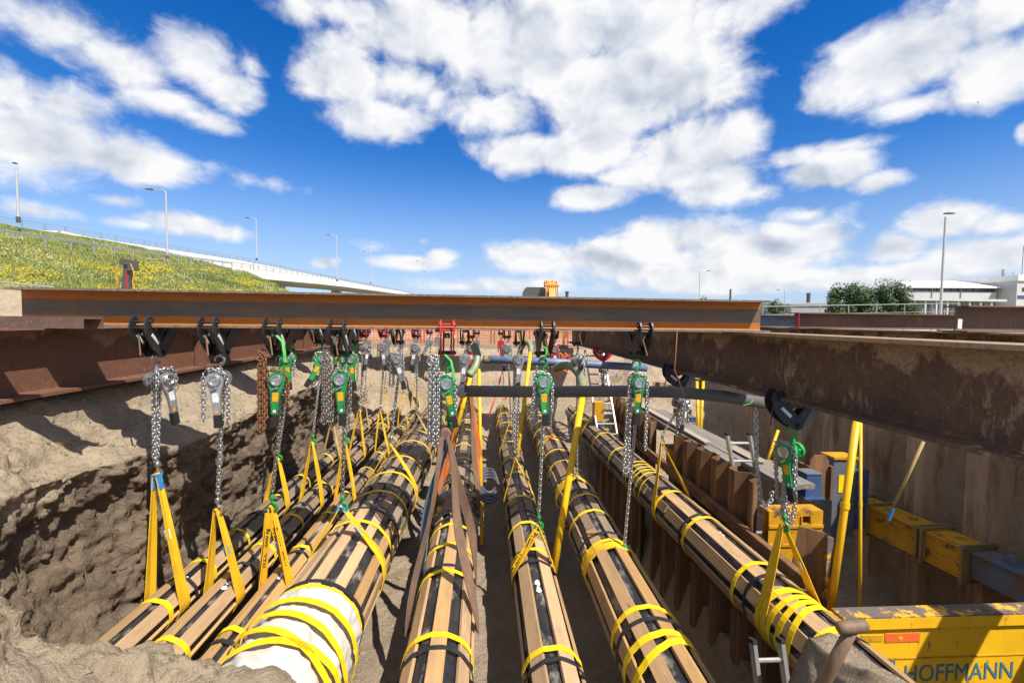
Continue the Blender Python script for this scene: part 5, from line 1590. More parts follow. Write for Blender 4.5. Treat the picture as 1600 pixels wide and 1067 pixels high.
collar(hp, at(722, 611, 4.35), (1, 0, 0), .067, .05, 'conc2'); collar(hp, at(990, 611, 4.3), (1, 0, 0), .063, .03, 'rubber')
# crowfoot coupling at its left end
b = MB(); e = at(712, 611, 4.35)
for k in range(4):
    a = k * math.pi / 2 + .4; o_ = Vector((0, math.cos(a) * .05, math.sin(a) * .05))
    b.tube([e + o_, e + o_ * 1.2 + Vector((-.06, 0, 0)), e + o_ * .6 + Vector((-.09, 0, 0))], .009, 6)
b.cyl(e + Vector((-.04, 0, 0)), e + Vector((.04, 0, 0)), .05, 14)
b.build('coupling', 'conc2', hp)
bp_ = tubething('hose_pipe', 'blue pipe laid level across the far part of the pit', 'pipe', [at(752, 561, 7.2), at(870, 566, 7.3), at(985, 573, 7.4), at(1010, 575, 7.4)], .062, 'pipeblue', 16)
collar(bp_, at(760, 561.3, 7.2), (1, 0, 0), .068, .06, 'waler'); collar(bp_, at(748, 561, 7.2), (1, 0, 0), .063, .12, 'conc2')
# ribbed suction hoses
def ribhose(pts, r, label):
    sp_ = spline(pts, 10)
    b = MB(); rs = [r * (1.06 if i % 2 else .95) for i in range(len(sp_))]
    # finer ribs
    fine = []; fr = []
    for i in range(len(sp_) - 1):
        for k in range(3):
            fine.append(sp_[i].lerp(sp_[i + 1], k / 3)); fr.append(r * (1.07 if (i * 3 + k) % 2 else .94))
    b.tube(fine, fr, 12)
    o = b.build('suction_hose', 'hosegr', smooth='all', org=sp_[0])
    tag(o, label, 'hose'); return o
ribhose([at(868, 576, 6.2), at(880, 571, 6.0), at(893, 573, 5.7), at(905, 585, 5.3), at(911, 604, 5.0), at(910, 622, 4.9)], .048, 'pale green ribbed hose curving over onto the thick yellow riser')
ribhose([at(811, 562, 7.0), at(814, 544, 6.9), at(822, 534, 6.8), at(829, 540, 6.7), at(830, 552, 6.6)], .04, 'small pale green hose bend behind the black pipe')
ribhose([at(741, 540, 5.8), at(746, 556, 5.6), at(742, 574, 5.5), at(733, 586, 5.4)], .045, 'dirty grey green hose dropping beside the middle slings')
def riser(a, c, r, label):
    o = tubething('riser_pipe', label, 'riser pipe', [a, Vector(a).lerp(Vector(c), .5), c], r, 'hosey', 10, 'yellow dewatering pipes')
    m_ = Vector(a).lerp(Vector(c), .45); d = (Vector(c) - Vector(a))
    collar(o, m_, d, r * 1.2, .05, 'hosey', 'joint')
    return o
riser(at(910, 620, 4.9), at(864, 900, 4.25), .036, 'thick leaning yellow riser pipe below the green hose')
riser(at(748, 560, 5.7), at(753, 850, 5.2), .022, 'thin upright yellow riser pipe just right of the brown slings')
riser(at(829, 550, 6.6), at(806, 730, 5.9), .027, 'yellow riser pipe under the small green hose bend')
riser(at(735, 590, 5.4), at(708, 690, 5.3), .024, 'short slanting yellow pipe among the orange slings')
riser(at(1339, 655, 3.75), at(1297, 957, 3.62), .030, 'tall leaning yellow pole in front of the blue post')
riser(at(1345, 655, 4.4), at(1344, 962, 4.0), .014, 'slender upright yellow pole behind the tall leaning one')
riser(at(1089, 596, 7.6), at(1091, 682, 7.2), .024, 'left of two upright yellow pipes by the far blue pad')
riser(at(1099, 596, 7.6), at(1094, 682, 7.2), .024, 'right of two upright yellow pipes by the far blue pad')
riser(at(1216, 672, 5.6), at(1196, 728, 5.5), .018, 'thin slanting yellow rod behind the ladder')
o = tubething('tie_strap', 'pale tie strap from the dark beam down to the yellow strut', 'strap', [at(1443, 690, 4.35), at(1394, 796, 4.5)], .016, 'tan', 6)
b = MB(); b.cyl(at(1395, 794, 4.495), at(1388, 812, 4.51), .019, 8); b.build('blue_sleeve', 'bluew', o)
# rods, wires
o = tubething('survey_rod', 'red and white rod leaning behind the black pipe', 'rod', [at(790, 562, 7.8), at(774, 620, 7.2), at(763, 652, 7.0)], .012, 'rope', 6)
b = MB(); b.cyl(at(783.5, 586, 7.56), at(776, 612, 7.28), .0135, 6); b.build('white_band', 'white', o)
tubething('tie_wire', 'thin rusty wire hanging from the front beam over the dark beam', 'wire', [at(1058, 519, 3.6), at(1054, 578, 3.6), at(1070, 620, 3.6)], .004, 'tyewire', 5)
tubething('tie_wire', 'thin rusty wire hanging under the far end of the dark beam', 'wire', [at(880, 517, 5.3), at(880, 541, 5.3)], .005, 'tyewire', 5)
tubething('tie_wire', 'long rusty wire loop hanging left of the grey hoist', 'wire', [at(708, 520, 5.2), at(703, 545, 5.2), at(700, 570, 5.2)], .004, 'tyewire', 5)
for (px, py, Y, lb) in ((437, 530, 3.5, 'green strap tied to the rusty chain bundle of the third hoist'), (700, 560, 3.55, 'green strap hanging over the low green hoist in the middle'), (853, 547, 3.6, 'green strap above the hoist in front of the black pipe'), (1180, 632, 3.2, 'green strap tail beside the clamp on the dark beam')):
    a = at(px - 5, py - 6, Y - .17)
    e = a + Vector((.07, -.03, -.19)) if px in (437, 700) else (a + Vector((.012, 0, -.10)) if px == 853 else a + Vector((-.06, 0, -.03)))
    b = MB(); b.ribbon([a, a.lerp(e, .3) + Vector((.025, 0, .012)), a.lerp(e, .65) + Vector((.02, -.01, 0)), e], Vector((.6, .8, 0)).normalized(), .022, .004)
    o = b.build('tie_strap', 'greenlt', org=a); tag(o, lb, 'strap', 'green tie straps')

# shovel in the foreground
hA = at(1330, 984, 1.45); hB = at(1268, 1100, 1.52)
t = thing('shovel', 'shovel with worn wooden t-handle sticking up at bottom right', 'shovel', hA)
b = MB(); d = (hB - hA); b.tube([hA, hA + d * .5, hA + d, hA + d * 3.2], [.019, .021, .023, .023], 12); b.build('shaft', 'shovel', t, smooth='all')
a = at(1310, 981, 1.45); c = at(1353, 976, 1.44)
b = MB(); dx = c - a
b.tube([a - dx * .05, a, a + dx * .25, a + dx * .5, a + dx * .75, c, c + dx * .06], [.012, .020, .0215, .022, .021, .019, .011], 12); b.build('grip', 'shovel', t, smooth='all')
e = hA + d * 3.2
b = MB(); b.box(e + d.normalized() * .14, (.2, .02, .28), d.to_track_quat('-Z', 'Y').to_matrix()); b.build('blade', 'dkgrey', t)

# ------------------------------------------------------------------ barrier netting at the far end
def net_panel(x0, x1, y, z0, z1, label, nx):
    t = thing('safety_fence', label, 'safety fence', ((x0 + x1) / 2, y, z0), 0, 'orange barrier fences')
    b = MB()
    for k in range(nx + 1):
        x = lerp(x0, x1, k / nx); b.bx(x - .008, x + .008, y - .003, y + .003, z0 + .03, z1 - .03)
    nz = 12
    for k in range(nz + 1):
        z = lerp(z0 + .03, z1 - .03, k / nz); b.bx(x0, x1, y - .0045, y + .0045, z - .008, z + .008)
    o = b.build('netting', 'net', t); o['kind'] = 'stuff'
    for z in (z0 + .05, (z0 + z1) / 2, z1):
        b = MB(); b.cyl((x0, y + .03, z), (x1, y + .03, z), .02, 8); b.build('rail', 'galv', t)
    for x in (x0 + .03, (x0 + x1) / 2, x1 - .03):
        b = MB(); b.cyl((x, y + .03, z0 - .1), (x, y + .03, z1 + .02), .02, 8); b.build('post', 'galv', t)
yN = 12.75
xl = [at(548, 520, yN).x, at(660, 520, yN).x, at(770, 520, yN).x, at(885, 520, yN).x, at(1000, 520, yN).x]
for i, lb in enumerate(('orange netting fence behind the red clamps at left', 'orange netting fence behind the middle hoists', 'orange netting fence behind the small green hose bend', 'orange netting fence partly behind the dark beam end')):
    net_panel(xl[i] + .02, xl[i + 1] - .02, yN, -.74, .14, lb, 22)
b = MB()
for k in range(46):
    p = at(876 + random.uniform(-9, 11), 562 + random.uniform(-12, 14), 8.6 + random.uniform(-.1, .1))
    pts = [p]; 
    for _ in range(4): p = p + Vector((random.uniform(-.07, .07), random.uniform(-.05, .05), random.uniform(-.09, .03))); pts.append(p)
    b.tube(pts, .009, 4)
o = b.build('netting_bundle', 'net', org=at(876, 575, 8.6)); tag(o, 'crumpled orange netting heaped beside the red hoist', 'netting')
# concrete curb at the foot of the fence
b = MB(); b.bx(xl[0] - .5, xl[-1] + 1.5, 12.3, 12.45, -.85, -.66); o = b.build('edge_beam', 'board', org=(0, 12.4, -.8)); tag(o, 'pale timber edge beam below the orange fence', 'edge beam', kind='thing')
# far sheet piles and sand at the end of the right hand excavation
pile_wall('far sheet pile screen closing the right excavation', 2.9, 9.9, 5.28, 10.0, 8, -1.40, -1.3, 1.6, .12, 'pilec', jit=.06)
# dark cable bundle lying on the pit floor
b = MB()
for k in range(4):
    c = at(764, 762, 5.3) + Vector((0, k * .05, k * .02 - .02))
    b.tube([c + Vector((math.cos(a) * (.13 - k * .012), math.sin(a) * .22, math.sin(a) * .07)) for a in np.linspace(.4, 5.6, 16)], .017, 8)
o = b.build('cable_coil', 'hosedk', smooth='all', org=at(772, 762, 5.2)); tag(o, 'loop of dark blue hose lying in the pit beside the middle pipe', 'hose')

# ------------------------------------------------------------------ embankment, guard rails and bridge at left
def zfar(x, xs, v): return interp(x, xs, v)
L1 = lambda Y: Vector((-34 - .018 * Y, Y, interp(Y, [0, 32, 50, 68, 110, 210, 420], [4.5, 6.0, 6.75, 7.75, 9.75, 13.2, 17.2])))
L2 = lambda Y: Vector((-50 - .012 * Y, Y, interp(Y, [0, 47, 65, 100, 300, 420], [8.0, 10.0, 10.9, 12.6, 18.0, 20.0])))
b = MB(); rnd = random.Random(3)
Ys = [-20, -8, 0] + list(np.linspace(4, 84, 41))
cols = 26
def emb(Y, t):
    """t 0..1 foot to guard rail, 1..2 on to the upper road"""
    a, c = L1(max(Y, 0)), L2(max(Y, 0))
    k = 1.0
    fall = min(1, max(0, (82 - Y) / 13.0)); fall2 = min(1, max(0, (80 - Y) / 14.0))
    a = a - Vector((0, 0, .8)); c = c - Vector((0, 0, .25)); foot = Vector((a.x + 2.15 * (a.z + .6), Y, -.7))
    if t <= 1:
        p = foot.lerp(Vector((a.x, Y, a.z - .15)), t); f = fall
    else:
        p = Vector((a.x, Y, a.z - .15)).lerp(Vector((c.x, Y, c.z - .5)), t - 1); f = fall2
    p.z = -.7 + (p.z + .7) * f
    return p
for Y in Ys:
    for j in range(cols):
        t = 2.0 * j / (cols - 1)
        p = emb(Y, t); p.z += .22 * noise.fractal(p * .25, 1, 2, 3)
        b.v.append(tuple(p))
for i in range(len(Ys) - 1):
    for j in range(cols - 1):
        b.f.append((i * cols + j, i * cols + j + 1, (i + 1) * cols + j + 1, (i + 1) * cols + j)); b.mi.append(0)
o = b.build('embankment', 'turf', smooth='all'); o['kind'] = 'structure'
# tall grass and flowers on it
b = MB(); fl = MB()
def blade(mb, p, h, lean, w_, mi):
    a = rnd.uniform(0, 6.28)
    e = p + Vector((math.cos(a) * lean, math.sin(a) * lean, h)); sd = Vector((.70, -.7, 0)) * w_ if rnd.random() < .5 else Vector((.95, .3, 0)) * w_
    mb.cur = mi; mb.add([p - sd, p + sd, e], [(0, 1, 2)])
for _ in range(44000):
    Y = rnd.uniform(24, 82); t = rnd.uniform(.1, 1.9) if rnd.random() < .85 else rnd.uniform(.3, 1.0)
    if .99 < t < 1.03: continue
    p = emb(Y, t); p.z += .22 * noise.fractal(p * .25, 1, 2, 3) - .05
    n = noise.noise(Vector((p.x * .22, p.y * .10, p.z * .5)) * 1.6); n2 = noise.noise(Vector((p.x * .5, p.y * .16, 7)))
    if t > 1.1 and n2 > .25 and Y < 45: continue
    mi = 0 if n < .02 else (1 if n < .30 else 2)
    if rnd.random() < .25: mi = rnd.randrange(3)
    h = rnd.uniform(.18, .48) * (1.35 if mi == 2 else 1) * (.6 if t > 1.6 or .85 < t < 1.15 else 1)
    for k in range(3): blade(b, p + Vector((rnd.uniform(-.25, .25), rnd.uniform(-.3, .3), 0)), h * rnd.uniform(.6, 1.1), .16, .032, mi)
    yf = n2 + (.25 if .25 < t < .8 else -.1)
    if yf > .30 and t < .93 and rnd.random() < .42:
        q_ = p + Vector((rnd.uniform(-.2, .2), 0, h * .9))
        s_ = rnd.uniform(.035, .08)
        fl.cur = 0; fl.add([q_ + Vector((-s_, 0, -s_ * .4)), q_ + Vector((s_, -.02, -s_ * .3)), q_ + Vector((s_ * .8, .02, s_ * .6)), q_ + Vector((-s_ * .7, 0, s_ * .7))], [(0, 1, 2, 3)])
    elif n2 < -.25 and rnd.random() < .10:
        q_ = p + Vector((0, 0, h)); s_ = .07
        fl.cur = 1; fl.add([q_ + Vector((-s_, 0, 0)), q_ + Vector((s_, 0, 0)), q_ + Vector((0, .02, s_ * .8))], [(0, 1, 2)])
o = b.build('tall_grass', ['ga', 'gb', 'gc']); o['kind'] = 'stuff'
o = fl.build('meadow_flowers', ['flower', 'flowerw']); o['kind'] = 'stuff'
# sand heap seen left of the front beam
b = MB(); c = at(-10, 500, 7.6)
n = 36
for i in range(n + 1):
    for j in range(n + 1):
        u, v_ = i / n * 2 - 1, j / n * 2 - 1
        r_ = math.hypot(u, v_)
        p = Vector((c.x - .5 + u * 2.6, 8.6 + v_ * 2.4, -.62 + 1.42 * max(0, 1 - r_) ** .7 if r_ < 1 else -.66))
        if r_ < 1: p += Vector((0, 0, .12 * noise.fractal(p * 1.3, 1, 2, 4)))
        p.z = min(p.z, .40 + .05 * noise.noise(p * 2))
        b.v.append(tuple(p))
for i in range(n):
    for j in range(n):
        b.f.append((i * (n + 1) + j, (i + 1) * (n + 1) + j, (i + 1) * (n + 1) + j + 1, i * (n + 1) + j + 1)); b.mi.append(0)
o = b.build('sand_heap', 'soil', smooth='all'); o['kind'] = 'structure'
# site fence at far left behind the beam
p0 = at(-60, 434, 14.0); p1 = at(84, 449, 14.6)
t = thing('site_fence', 'low galvanised fence at the far left behind the beam', 'fence', (p0.x, 14, -.6))
b = MB(); b.cyl(p0, p1, .022, 8); b.build('top_rail', 'galv', t)
for k in range(5):
    p = p0.lerp(p1, k / 4); b = MB(); b.cyl((p.x, p.y, -.65), p, .02, 8); b.build('post', 'galv', t)
b = MB()
for k in range(60):
    p = p0.lerp(p1, k / 59); b.bar((p.x, p.y, p.z - 1.0), p, .006, .006)
o = b.build('mesh_wires', 'galv', t); o['kind'] = 'stuff'

def guardrail(label, f, ya, yb, h, group, step=2.0):
    s0 = f(ya)
    t = thing('guard_rail', label, 'guard rail', s0, 0, group)
    n = int((yb - ya) / step)
    b = MB()
    for i in range(n):
        a, c = f(ya + i * step), f(ya + (i + 1) * step)
        for k, (dz, hh) in enumerate(((h - .06, .10), (h - .19, .08))):
            b.bar(a + Vector((.06 - k * .03, 0, dz)), c + Vector((.06 - k * .03, 0, dz)), .05, hh)
    b.build('rail', 'galv', t)
    for i in range(0, n + 1):
        p = f(ya + i * step); b = MB(); b.bar(p + Vector((0, 0, -.25)), p + Vector((0, 0, h)), .07, .10, up=(0, 1, 0)); b.build('post', 'galv', t)
    return t
guardrail('steel guard rail along the lower road on the grassy embankment', lambda Y: L1(Y) - Vector((0, 0, .7)), 20, 66, .7, 'guard rails', 2.3)
def railing(label, f, ya, yb, step, h=.72):
    t = thing('bridge_railing', label, 'railing', f(ya), 0, 'railings on the flyover')
    b = MB(); n = int((yb - ya) / step)
    for i in range(n):
        a, c = f(ya + i * step), f(ya + (i + 1) * step)
        for dz in (h, h * .62, h * .28): b.bar(a + Vector((0, 0, dz)), c + Vector((0, 0, dz)), .07, .07 if dz == h else .035)
    b.build('handrail', 'galv', t)
    # near posts one by one, those far down the road joined
    far = MB()
    for i in range(n + 1):
        p = f(ya + i * step)
        if i < 45:
            b = MB(); b.bar(p, p + Vector((0, 0, h)), .06, .09, up=(0, 1, 0)); b.build('post', 'galv', t)
        else: far.bar(p, p + Vector((0, 0, h)), .06, .09, up=(0, 1, 0))
    if far.v:
        o = far.build('far_post', 'galv', t); o['kind'] = 'stuff'
railing('long grey railing along the upper road and flyover deck', lambda Y: L2(Y) + Vector((.1, 0, -.72)), 30, 800, 2.6)
railing('grey railing along the lower flyover deck', lambda Y: L1(Y) + Vector((.0, 0, -.72)), 66, 800, 2.6)
def deck(label, f, ya, yb, hgt, wid, off):
    t = thing('flyover_deck', label, 'bridge', f(ya), 0, 'flyover decks')
    n = 26
    ysd = [ya + (yb - ya) * (i / n) ** 1.4 for i in range(n + 1)]
    for i in range(n):
        a, c = f(ysd[i]) + Vector((0, 0, off)), f(ysd[i + 1]) + Vector((0, 0, off))
        g_ = (c - a).normalized() * .015
        b = MB()
        # fascia panel: upright, with a raised rim along the top
        b.add([a + g_ + Vector((x, 0, z)) for x, z in ((.12, 0), (.12, -hgt), (-.12, -hgt), (-.12, 0))] + [c - g_ + Vector((x, 0, z)) for x, z in ((.12, 0), (.12, -hgt), (-.12, -hgt), (-.12, 0))],
              [(3, 2, 1, 0), (4, 5, 6, 7), (0, 1, 5, 4), (1, 2, 6, 5), (2, 3, 7, 6), (3, 0, 4, 7)])
        b.build('fascia_panel', 'concrete', t)
    b = MB()
    for i in range(n):
        a, c = f(ysd[i]) + Vector((0, 0, off)), f(ysd[i + 1]) + Vector((0, 0, off))
        sec = ((-.125, -.1), (-.125, -hgt + .1), (-1.2, -hgt - .35), (-wid * .72, -hgt - .7), (-wid, -hgt), (-wid, -.1))
        m_ = len(sec)
        b.add([a + Vector((x, 0, z)) for x, z in sec] + [c + Vector((x, 0, z)) for x, z in sec], [(k, (k + 1) % m_, m_ + (k + 1) % m_, m_ + k) for k in range(m_)] + [tuple(range(m_))[::-1]])
    b.build('deck_slab', 'conc2', t)
    for Yp in (130, 175, 220, 265, 320, 380, 440, 510, 580, 650, 720):
        p = f(Yp); b = MB(); b.cyl((p.x - wid / 2, Yp, -.8), (p.x - wid / 2, Yp, p.z + off - hgt - .3), .9, 14); b.build('pier', 'conc2', t)
    return t
deck('lower white concrete flyover deck emerging from the grassy embankment', lambda Y: L1(Y), 66, 800, 1.25, 9, -.72)
deck('upper white concrete flyover deck behind the lower one', lambda Y: L2(Y), 62, 800, 1.75, 9, -.72)
b = MB(); p = L2(63); b.bx(p.x - 6, p.x + .2, 58, 63, p.z - 4, p.z - .74); o = b.build('abutment', 'concrete', org=(p.x, 60, 0)); tag(o, 'white concrete abutment where the upper flyover leaves the grass', 'abutment', kind='thing')

# ------------------------------------------------------------------ street lamps
def street_lamp(px_base, py_base, px_top, py_top, Y, armdir, label, zb=None, arm=1.5):
    base = at(px_base, py_base, Y); top = at(px_top, py_top, Y)
    if zb is not None: base.z = zb
    t = thing('street_lamp', label, 'street lamp', base, 0, 'street lamps')
    h = top.z - base.z
    b = MB(); r0 = .085 + h * .003
    pts = [base, base + Vector((0, 0, h * .12)), base + Vector((0, 0, h * .121)), base + Vector((0, 0, h - .35))]
    b.tube(pts, [r0 * 1.25, r0 * 1.2, r0, r0 * .7], 10); b.build('pole', 'lamp', t, smooth=True)
    if arm:
        b = MB(); q0 = base + Vector((0, 0, h - .36)); d_ = Vector(armdir)
        b.tube([q0, q0 + Vector((0, 0, .2)) + d_ * .06, q0 + Vector((0, 0, .33)) + d_ * .25, q0 + Vector((0, 0, .36)) + d_ * arm], [r0 * .68, r0 * .66, r0 * .6, r0 * .5], 8); b.build('arm', 'lamp', t, smooth=True)
        e = q0 + Vector((0, 0, .36)) + d_ * arm
    else:
        e = base + Vector((0, 0, h - .05)); d_ = Vector(armdir)
    b = MB(); b.prism([(-.1, -.05), (.75, -.03), (.85, .02), (.7, .07), (0, .09), (-.12, .04)], .28, lambda u, v_, k: e + d_ * u + Vector((0, k, v_)))
    b.build('lamp_head', 'dkgrey', t)
    b = MB(); b.tube([base + Vector((0, 0, -.3)), base + Vector((0, 0, .25))], r0 * 1.7, 10); b.build('base_collar', 'dkgrey', t)
W_DIR = (-1, 0, 0); E_DIR = (1, 0, 0)
street_lamp(28.6, 343, 28, 255, 47, (-.3, 0, 0), 'tall street lamp at the far left rising from the upper road', arm=0)
street_lamp(261.5, 402, 260.5, 297, 57, W_DIR, 'street lamp with bent arm beside the lower road on the embankment')
street_lamp(401, 405, 400, 341, 103, W_DIR, 'street lamp on the upper flyover deck where the white fascia meets the grass')
street_lamp(526.5, 438, 525.5, 368, 110, W_DIR, 'street lamp halfway along the lower flyover deck')
street_lamp(579, 442, 578.5, 393, 160, W_DIR, 'smaller street lamp on the far stretch of the lower flyover')
street_lamp(660.5, 462, 660, 408, 150, W_DIR, 'thin street lamp just right of the flyover end')
street_lamp(669, 462, 669, 425, 210, W_DIR, 'faint distant street lamp right of the flyover end')
street_lamp(728.5, 462, 728, 431, 220, W_DIR, 'faint distant street lamp above the middle of the beam')
street_lamp(1091.5, 500, 1092, 423, 95, E_DIR, 'thin street lamp above the right part of the front beam', zb=-.7)
street_lamp(1224.5, 500, 1225, 453, 110, W_DIR, 'short distant street lamp beside the small round tree', zb=-.7)
street_lamp(1469.5, 486, 1477, 333, 40, (1, 0, 0), 'tall street lamp in front of the white factory at right', zb=-.7, arm=0)

# ------------------------------------------------------------------ trees
def tree(px, py_top, Y, wpx, label, n_leaf, zb=-.7, seed=1, lobes=9, ls=.26):
    rr = random.Random(seed)
    top = at(px, py_top, Y); wm = wpx / FPX * Y
    H = top.z - zb
    t = thing('leafy_tree', label, 'tree', (top.x, Y, zb), 0, 'broadleaf trees behind the site')
    b = MB(); base = Vector((top.x, Y, zb))
    b.tube([base, base + Vector((.1, 0, H * .25)), base + Vector((-.1, .1, H * .5)), base + Vector((0, 0, H * .8))], [H * .032, H * .024, H * .016, H * .006], 8)
    for k in range(9):
        a = rr.uniform(0, 6.28); s_ = base + Vector((0, 0, H * rr.uniform(.22, .5)))
        e = s_ + Vector((math.cos(a) * wm * .33, math.sin(a) * wm * .25, H * rr.uniform(.15, .35)))
        b.tube([s_, s_.lerp(e, .5) + Vector((0, 0, H * .04)), e], [H * .014, H * .009, H * .003], 6)
    b.build('trunk', 'bark', t)
    lob = []
    for k in range(lobes):
        f = k / max(1, lobes - 1) * 2 - 1
        x = f * wm * .40 + rr.uniform(-.05, .05) * wm
        hz = H * (.70 - .34 * abs(f) ** 2.2 + rr.uniform(-.08, .05))
        lob.append((Vector((x, rr.uniform(-.25, .25) * wm, hz)), wm * rr.uniform(.13, .19), H * rr.uniform(.18, .27)))
    lob.append((Vector((0, 0, H * .74)), wm * .26, H * .24))
    for k in range(lobes):
        lob.append((Vector((rr.uniform(-.42, .42) * wm, rr.uniform(-.3, .3) * wm, H * rr.uniform(.22, .45))), wm * rr.uniform(.11, .17), H * rr.uniform(.12, .18)))
    b = MB()
    for _ in range(n_leaf):
        c, rx, rz = rr.choice(lob)
        u = Vector((rr.gauss(0, 1), rr.gauss(0, 1), rr.gauss(0, 1))).normalized() * (rr.random() ** .4)
        p = base + c + Vector((u.x * rx, u.y * rx, u.z * rz))
        if noise.noise(p * (1.3 if wm > 8 else 2)) > .28: continue
        nrm = (u + Vector((rr.uniform(-.6, .6), rr.uniform(-.6, .6), rr.uniform(0, .8)))).normalized()
        a = nrm.orthogonal().normalized(); c2 = nrm.cross(a)
        s_ = ls * rr.uniform(.6, 1.2)
        b.cur = 0 if rr.random() < .65 else 1
        b.add([p - a * s_ * .6, p + c2 * s_ * .5, p + a * s_ * .7, p - c2 * s_ * .5], [(0, 1, 2, 3)])
    o = b.build('crown', ['leafa', 'leafb'], t); o['kind'] = 'stuff'
tree(1330, 437, 92, 76, 'dark green tree, left part of the broad pair beside the factory', 13000, seed=2, ls=.30)
tree(1382, 431, 92, 86, 'dark green tree, right part of the broad pair touching the factory roof', 15000, seed=5, ls=.30)
tree(1212, 465, 110, 42, 'small round bright green tree beside the end of the front beam', 4200, seed=8, lobes=5, ls=.28)
tree(1099, 459, 150, 26, 'low dark bush just above the front beam edge', 1200, seed=11, lobes=4, ls=.4)
tree(520, 461, 140, 6, 'tiny distant tree top', 60, seed=4, lobes=2) if False else None

# ------------------------------------------------------------------ factory at right
def factory():
    Y = 120.0
    def X(px): return at(px, 470, Y).x
    def Z(py, px=1500): return at(px, py, Y).z
    t = thing('factory_building', 'large white factory hall with pale roof and dark window band', 'factory', (X(1416), Y, -.7), 0)
    x0, x1 = X(1418), X(1556)
    z_eave = Z(449, 1470); zw0 = Z(456, 1470)
    b = MB()
    def slab(y0_, za, zb_):
        ps = [(x0, y0_), (x1, y0_), (x1 + 14, Y + 12), (x0 + 9, Y + 12)]
        b.add([(x, y, za) for x, y in ps] + [(x, y, zb_) for x, y in ps], [(3, 2, 1, 0), (4, 5, 6, 7), (0, 1, 5, 4), (1, 2, 6, 5), (2, 3, 7, 6), (3, 0, 4, 7)])
    slab(Y, -.7, Z(455.5, 1470)); slab(Y + .6, Z(455.5, 1470) + .002, z_eave - .05)
    b.build('wall', 'wallw', t)
    n = 12
    for k in range(n):
        a, c = lerp(x0, x1, k / n), lerp(x0, x1, (k + 1) / n)
        b = MB(); b.bx(a + .12, c - .12, Y + .35, Y + .55, Z(455, 1470), Z(447.5, 1470)); f = b.build('window', 'glass', t)
        b = MB(); b.bx(a - .06, a + .1, Y + .2, Y + .56, Z(455, 1470), Z(447, 1470)); b.build('mullion', 'wallw', f)
    b = MB()
    zr = Z(434, 1480)
    b.add([(x0 - 1.5, Y - .7, z_eave), (x1 + .5, Y - .7, z_eave + .3), (x1 + 16, Y + 12.5, zr + .8), (x0 + 8.5, Y + 12.5, zr), (x0 - 1.5, Y - .7, z_eave - .35), (x1 + .5, Y - .7, z_eave - .05), (x1 + 16, Y + 12.5, zr + .4), (x0 + 8.5, Y + 12.5, zr - .35)],
          [(0, 1, 2, 3), (7, 6, 5, 4), (0, 4, 5, 1), (1, 5, 6, 2), (2, 6, 7, 3), (3, 7, 4, 0)])
    rf = b.build('roof', 'roofw', t)
    rr = random.Random(4)
    for k in range(15):
        f = rr.uniform(.3, .95); x = lerp(x0 + 1 + 14 * f, x1 - 1, (k + .5) / 15) + rr.uniform(-.4, .4)
        y = Y + 12 * f; z = lerp(z_eave, zr, f) + .3
        h = rr.uniform(.6, 1.6); r_ = rr.uniform(.12, .3)
        b = MB(); b.cyl((x, y, z - .4), (x, y, z + h), r_, 8); b.cyl((x, y, z + h + .05), (x, y, z + h + .3), r_ * 1.5, 8); b.build('roof_vent', 'wallg', rf)
    for x in (X(1455.0), X(1500.0)):
        b = MB(); b.cyl((x, Y - .15, -.7), (x, Y - .15, z_eave - .4), .09, 8); b.build('downpipe', 'wallg', t)
    b = MB(); b.bx(x0 + 6, x0 + 7, Y - .06, Y - .002, 1.6, 2.6); b.bx(x0 + 11, x0 + 12, Y - .06, Y - .002, 1.9, 2.6); b.build('small_window', 'glass', t)
    # right annex
    t2 = thing('factory_building', 'taller grey factory block with rust stains at the right edge', 'factory', (X(1560), Y - 4, -.7))
    a0, a1 = X(1562), X(1680)
    b = MB(); b.bx(a0, a1, Y - 4, Y + 26, -.7, Z(441, 1580)); b.build('wall', 'wallw', t2)
    b = MB(); b.bx(a0 - .3, a1, Y - 4.4, Y + 26, Z(441, 1580) + .002, Z(432, 1580)); b.build('roof', 'roofw', t2)
    for k in range(6):
        b = MB(); x = a0 + 1.5 + k * 2.6; b.bx(x, x + 2.2, Y - 4.08, Y - 4.002, Z(457, 1580), Z(451, 1580)); b.build('window', 'glass', t2)
    b = MB(); b.bx(a0 + .3, a1, Y - 4.1, Y - 4.004, Z(468, 1580), Z(463, 1580)); b.build('blue_band', 'blue', t2)
    for k in range(9):
        x = lerp(a0, a1, (k + .4) / 9); b = MB(); b.cyl((x, Y, Z(432, 1580)), (x, Y, Z(432 - 3 - 4 * rr.random(), 1580)), .1, 6); b.build('roof_vent', 'wallg', t2)
    b = MB(); b.cyl((X(1581), Y - 2, Z(440, 1580)), (X(1581), Y - 2, Z(386, 1580)), .07, 6); b.build('mast', 'dkgrey', t2)
    b = MB(); b.cyl((X(1583.5), Y + 3, Z(434, 1580)), (X(1583.5), Y + 3, Z(419, 1580)), .32, 8); b.build('chimney', 'wallg', t2)
    # low front building
    t3 = thing('site_office', 'low pale building with white posts in front of the factory', 'building', (X(1418), 100, -.7))
    def X2(px): return at(px, 470, 100).x
    def Z2(py): return at(1450, py, 100).z
    b = MB(); b.bx(X2(1412), X2(1560), 100, 108, -.7, Z2(470)); b.build('wall', 'wallg', t3)
    b = MB(); b.bx(X2(1405), X2(1566), 99, 108.5, Z2(470) + .002, Z2(466.5)); b.build('roof', 'wallw', t3)
    for k in range(8):
        x = lerp(X2(1425), X2(1545), k / 7); b = MB(); b.bx(x - .18, x + .18, 99.3, 99.7, -.7, Z2(470)); b.build('post', 'wallw', t3)
        b = MB(); b.bx(x + .5, x + 1.7, 99.9, 99.998, .2, Z2(472)); b.build('window', 'glass', t3)
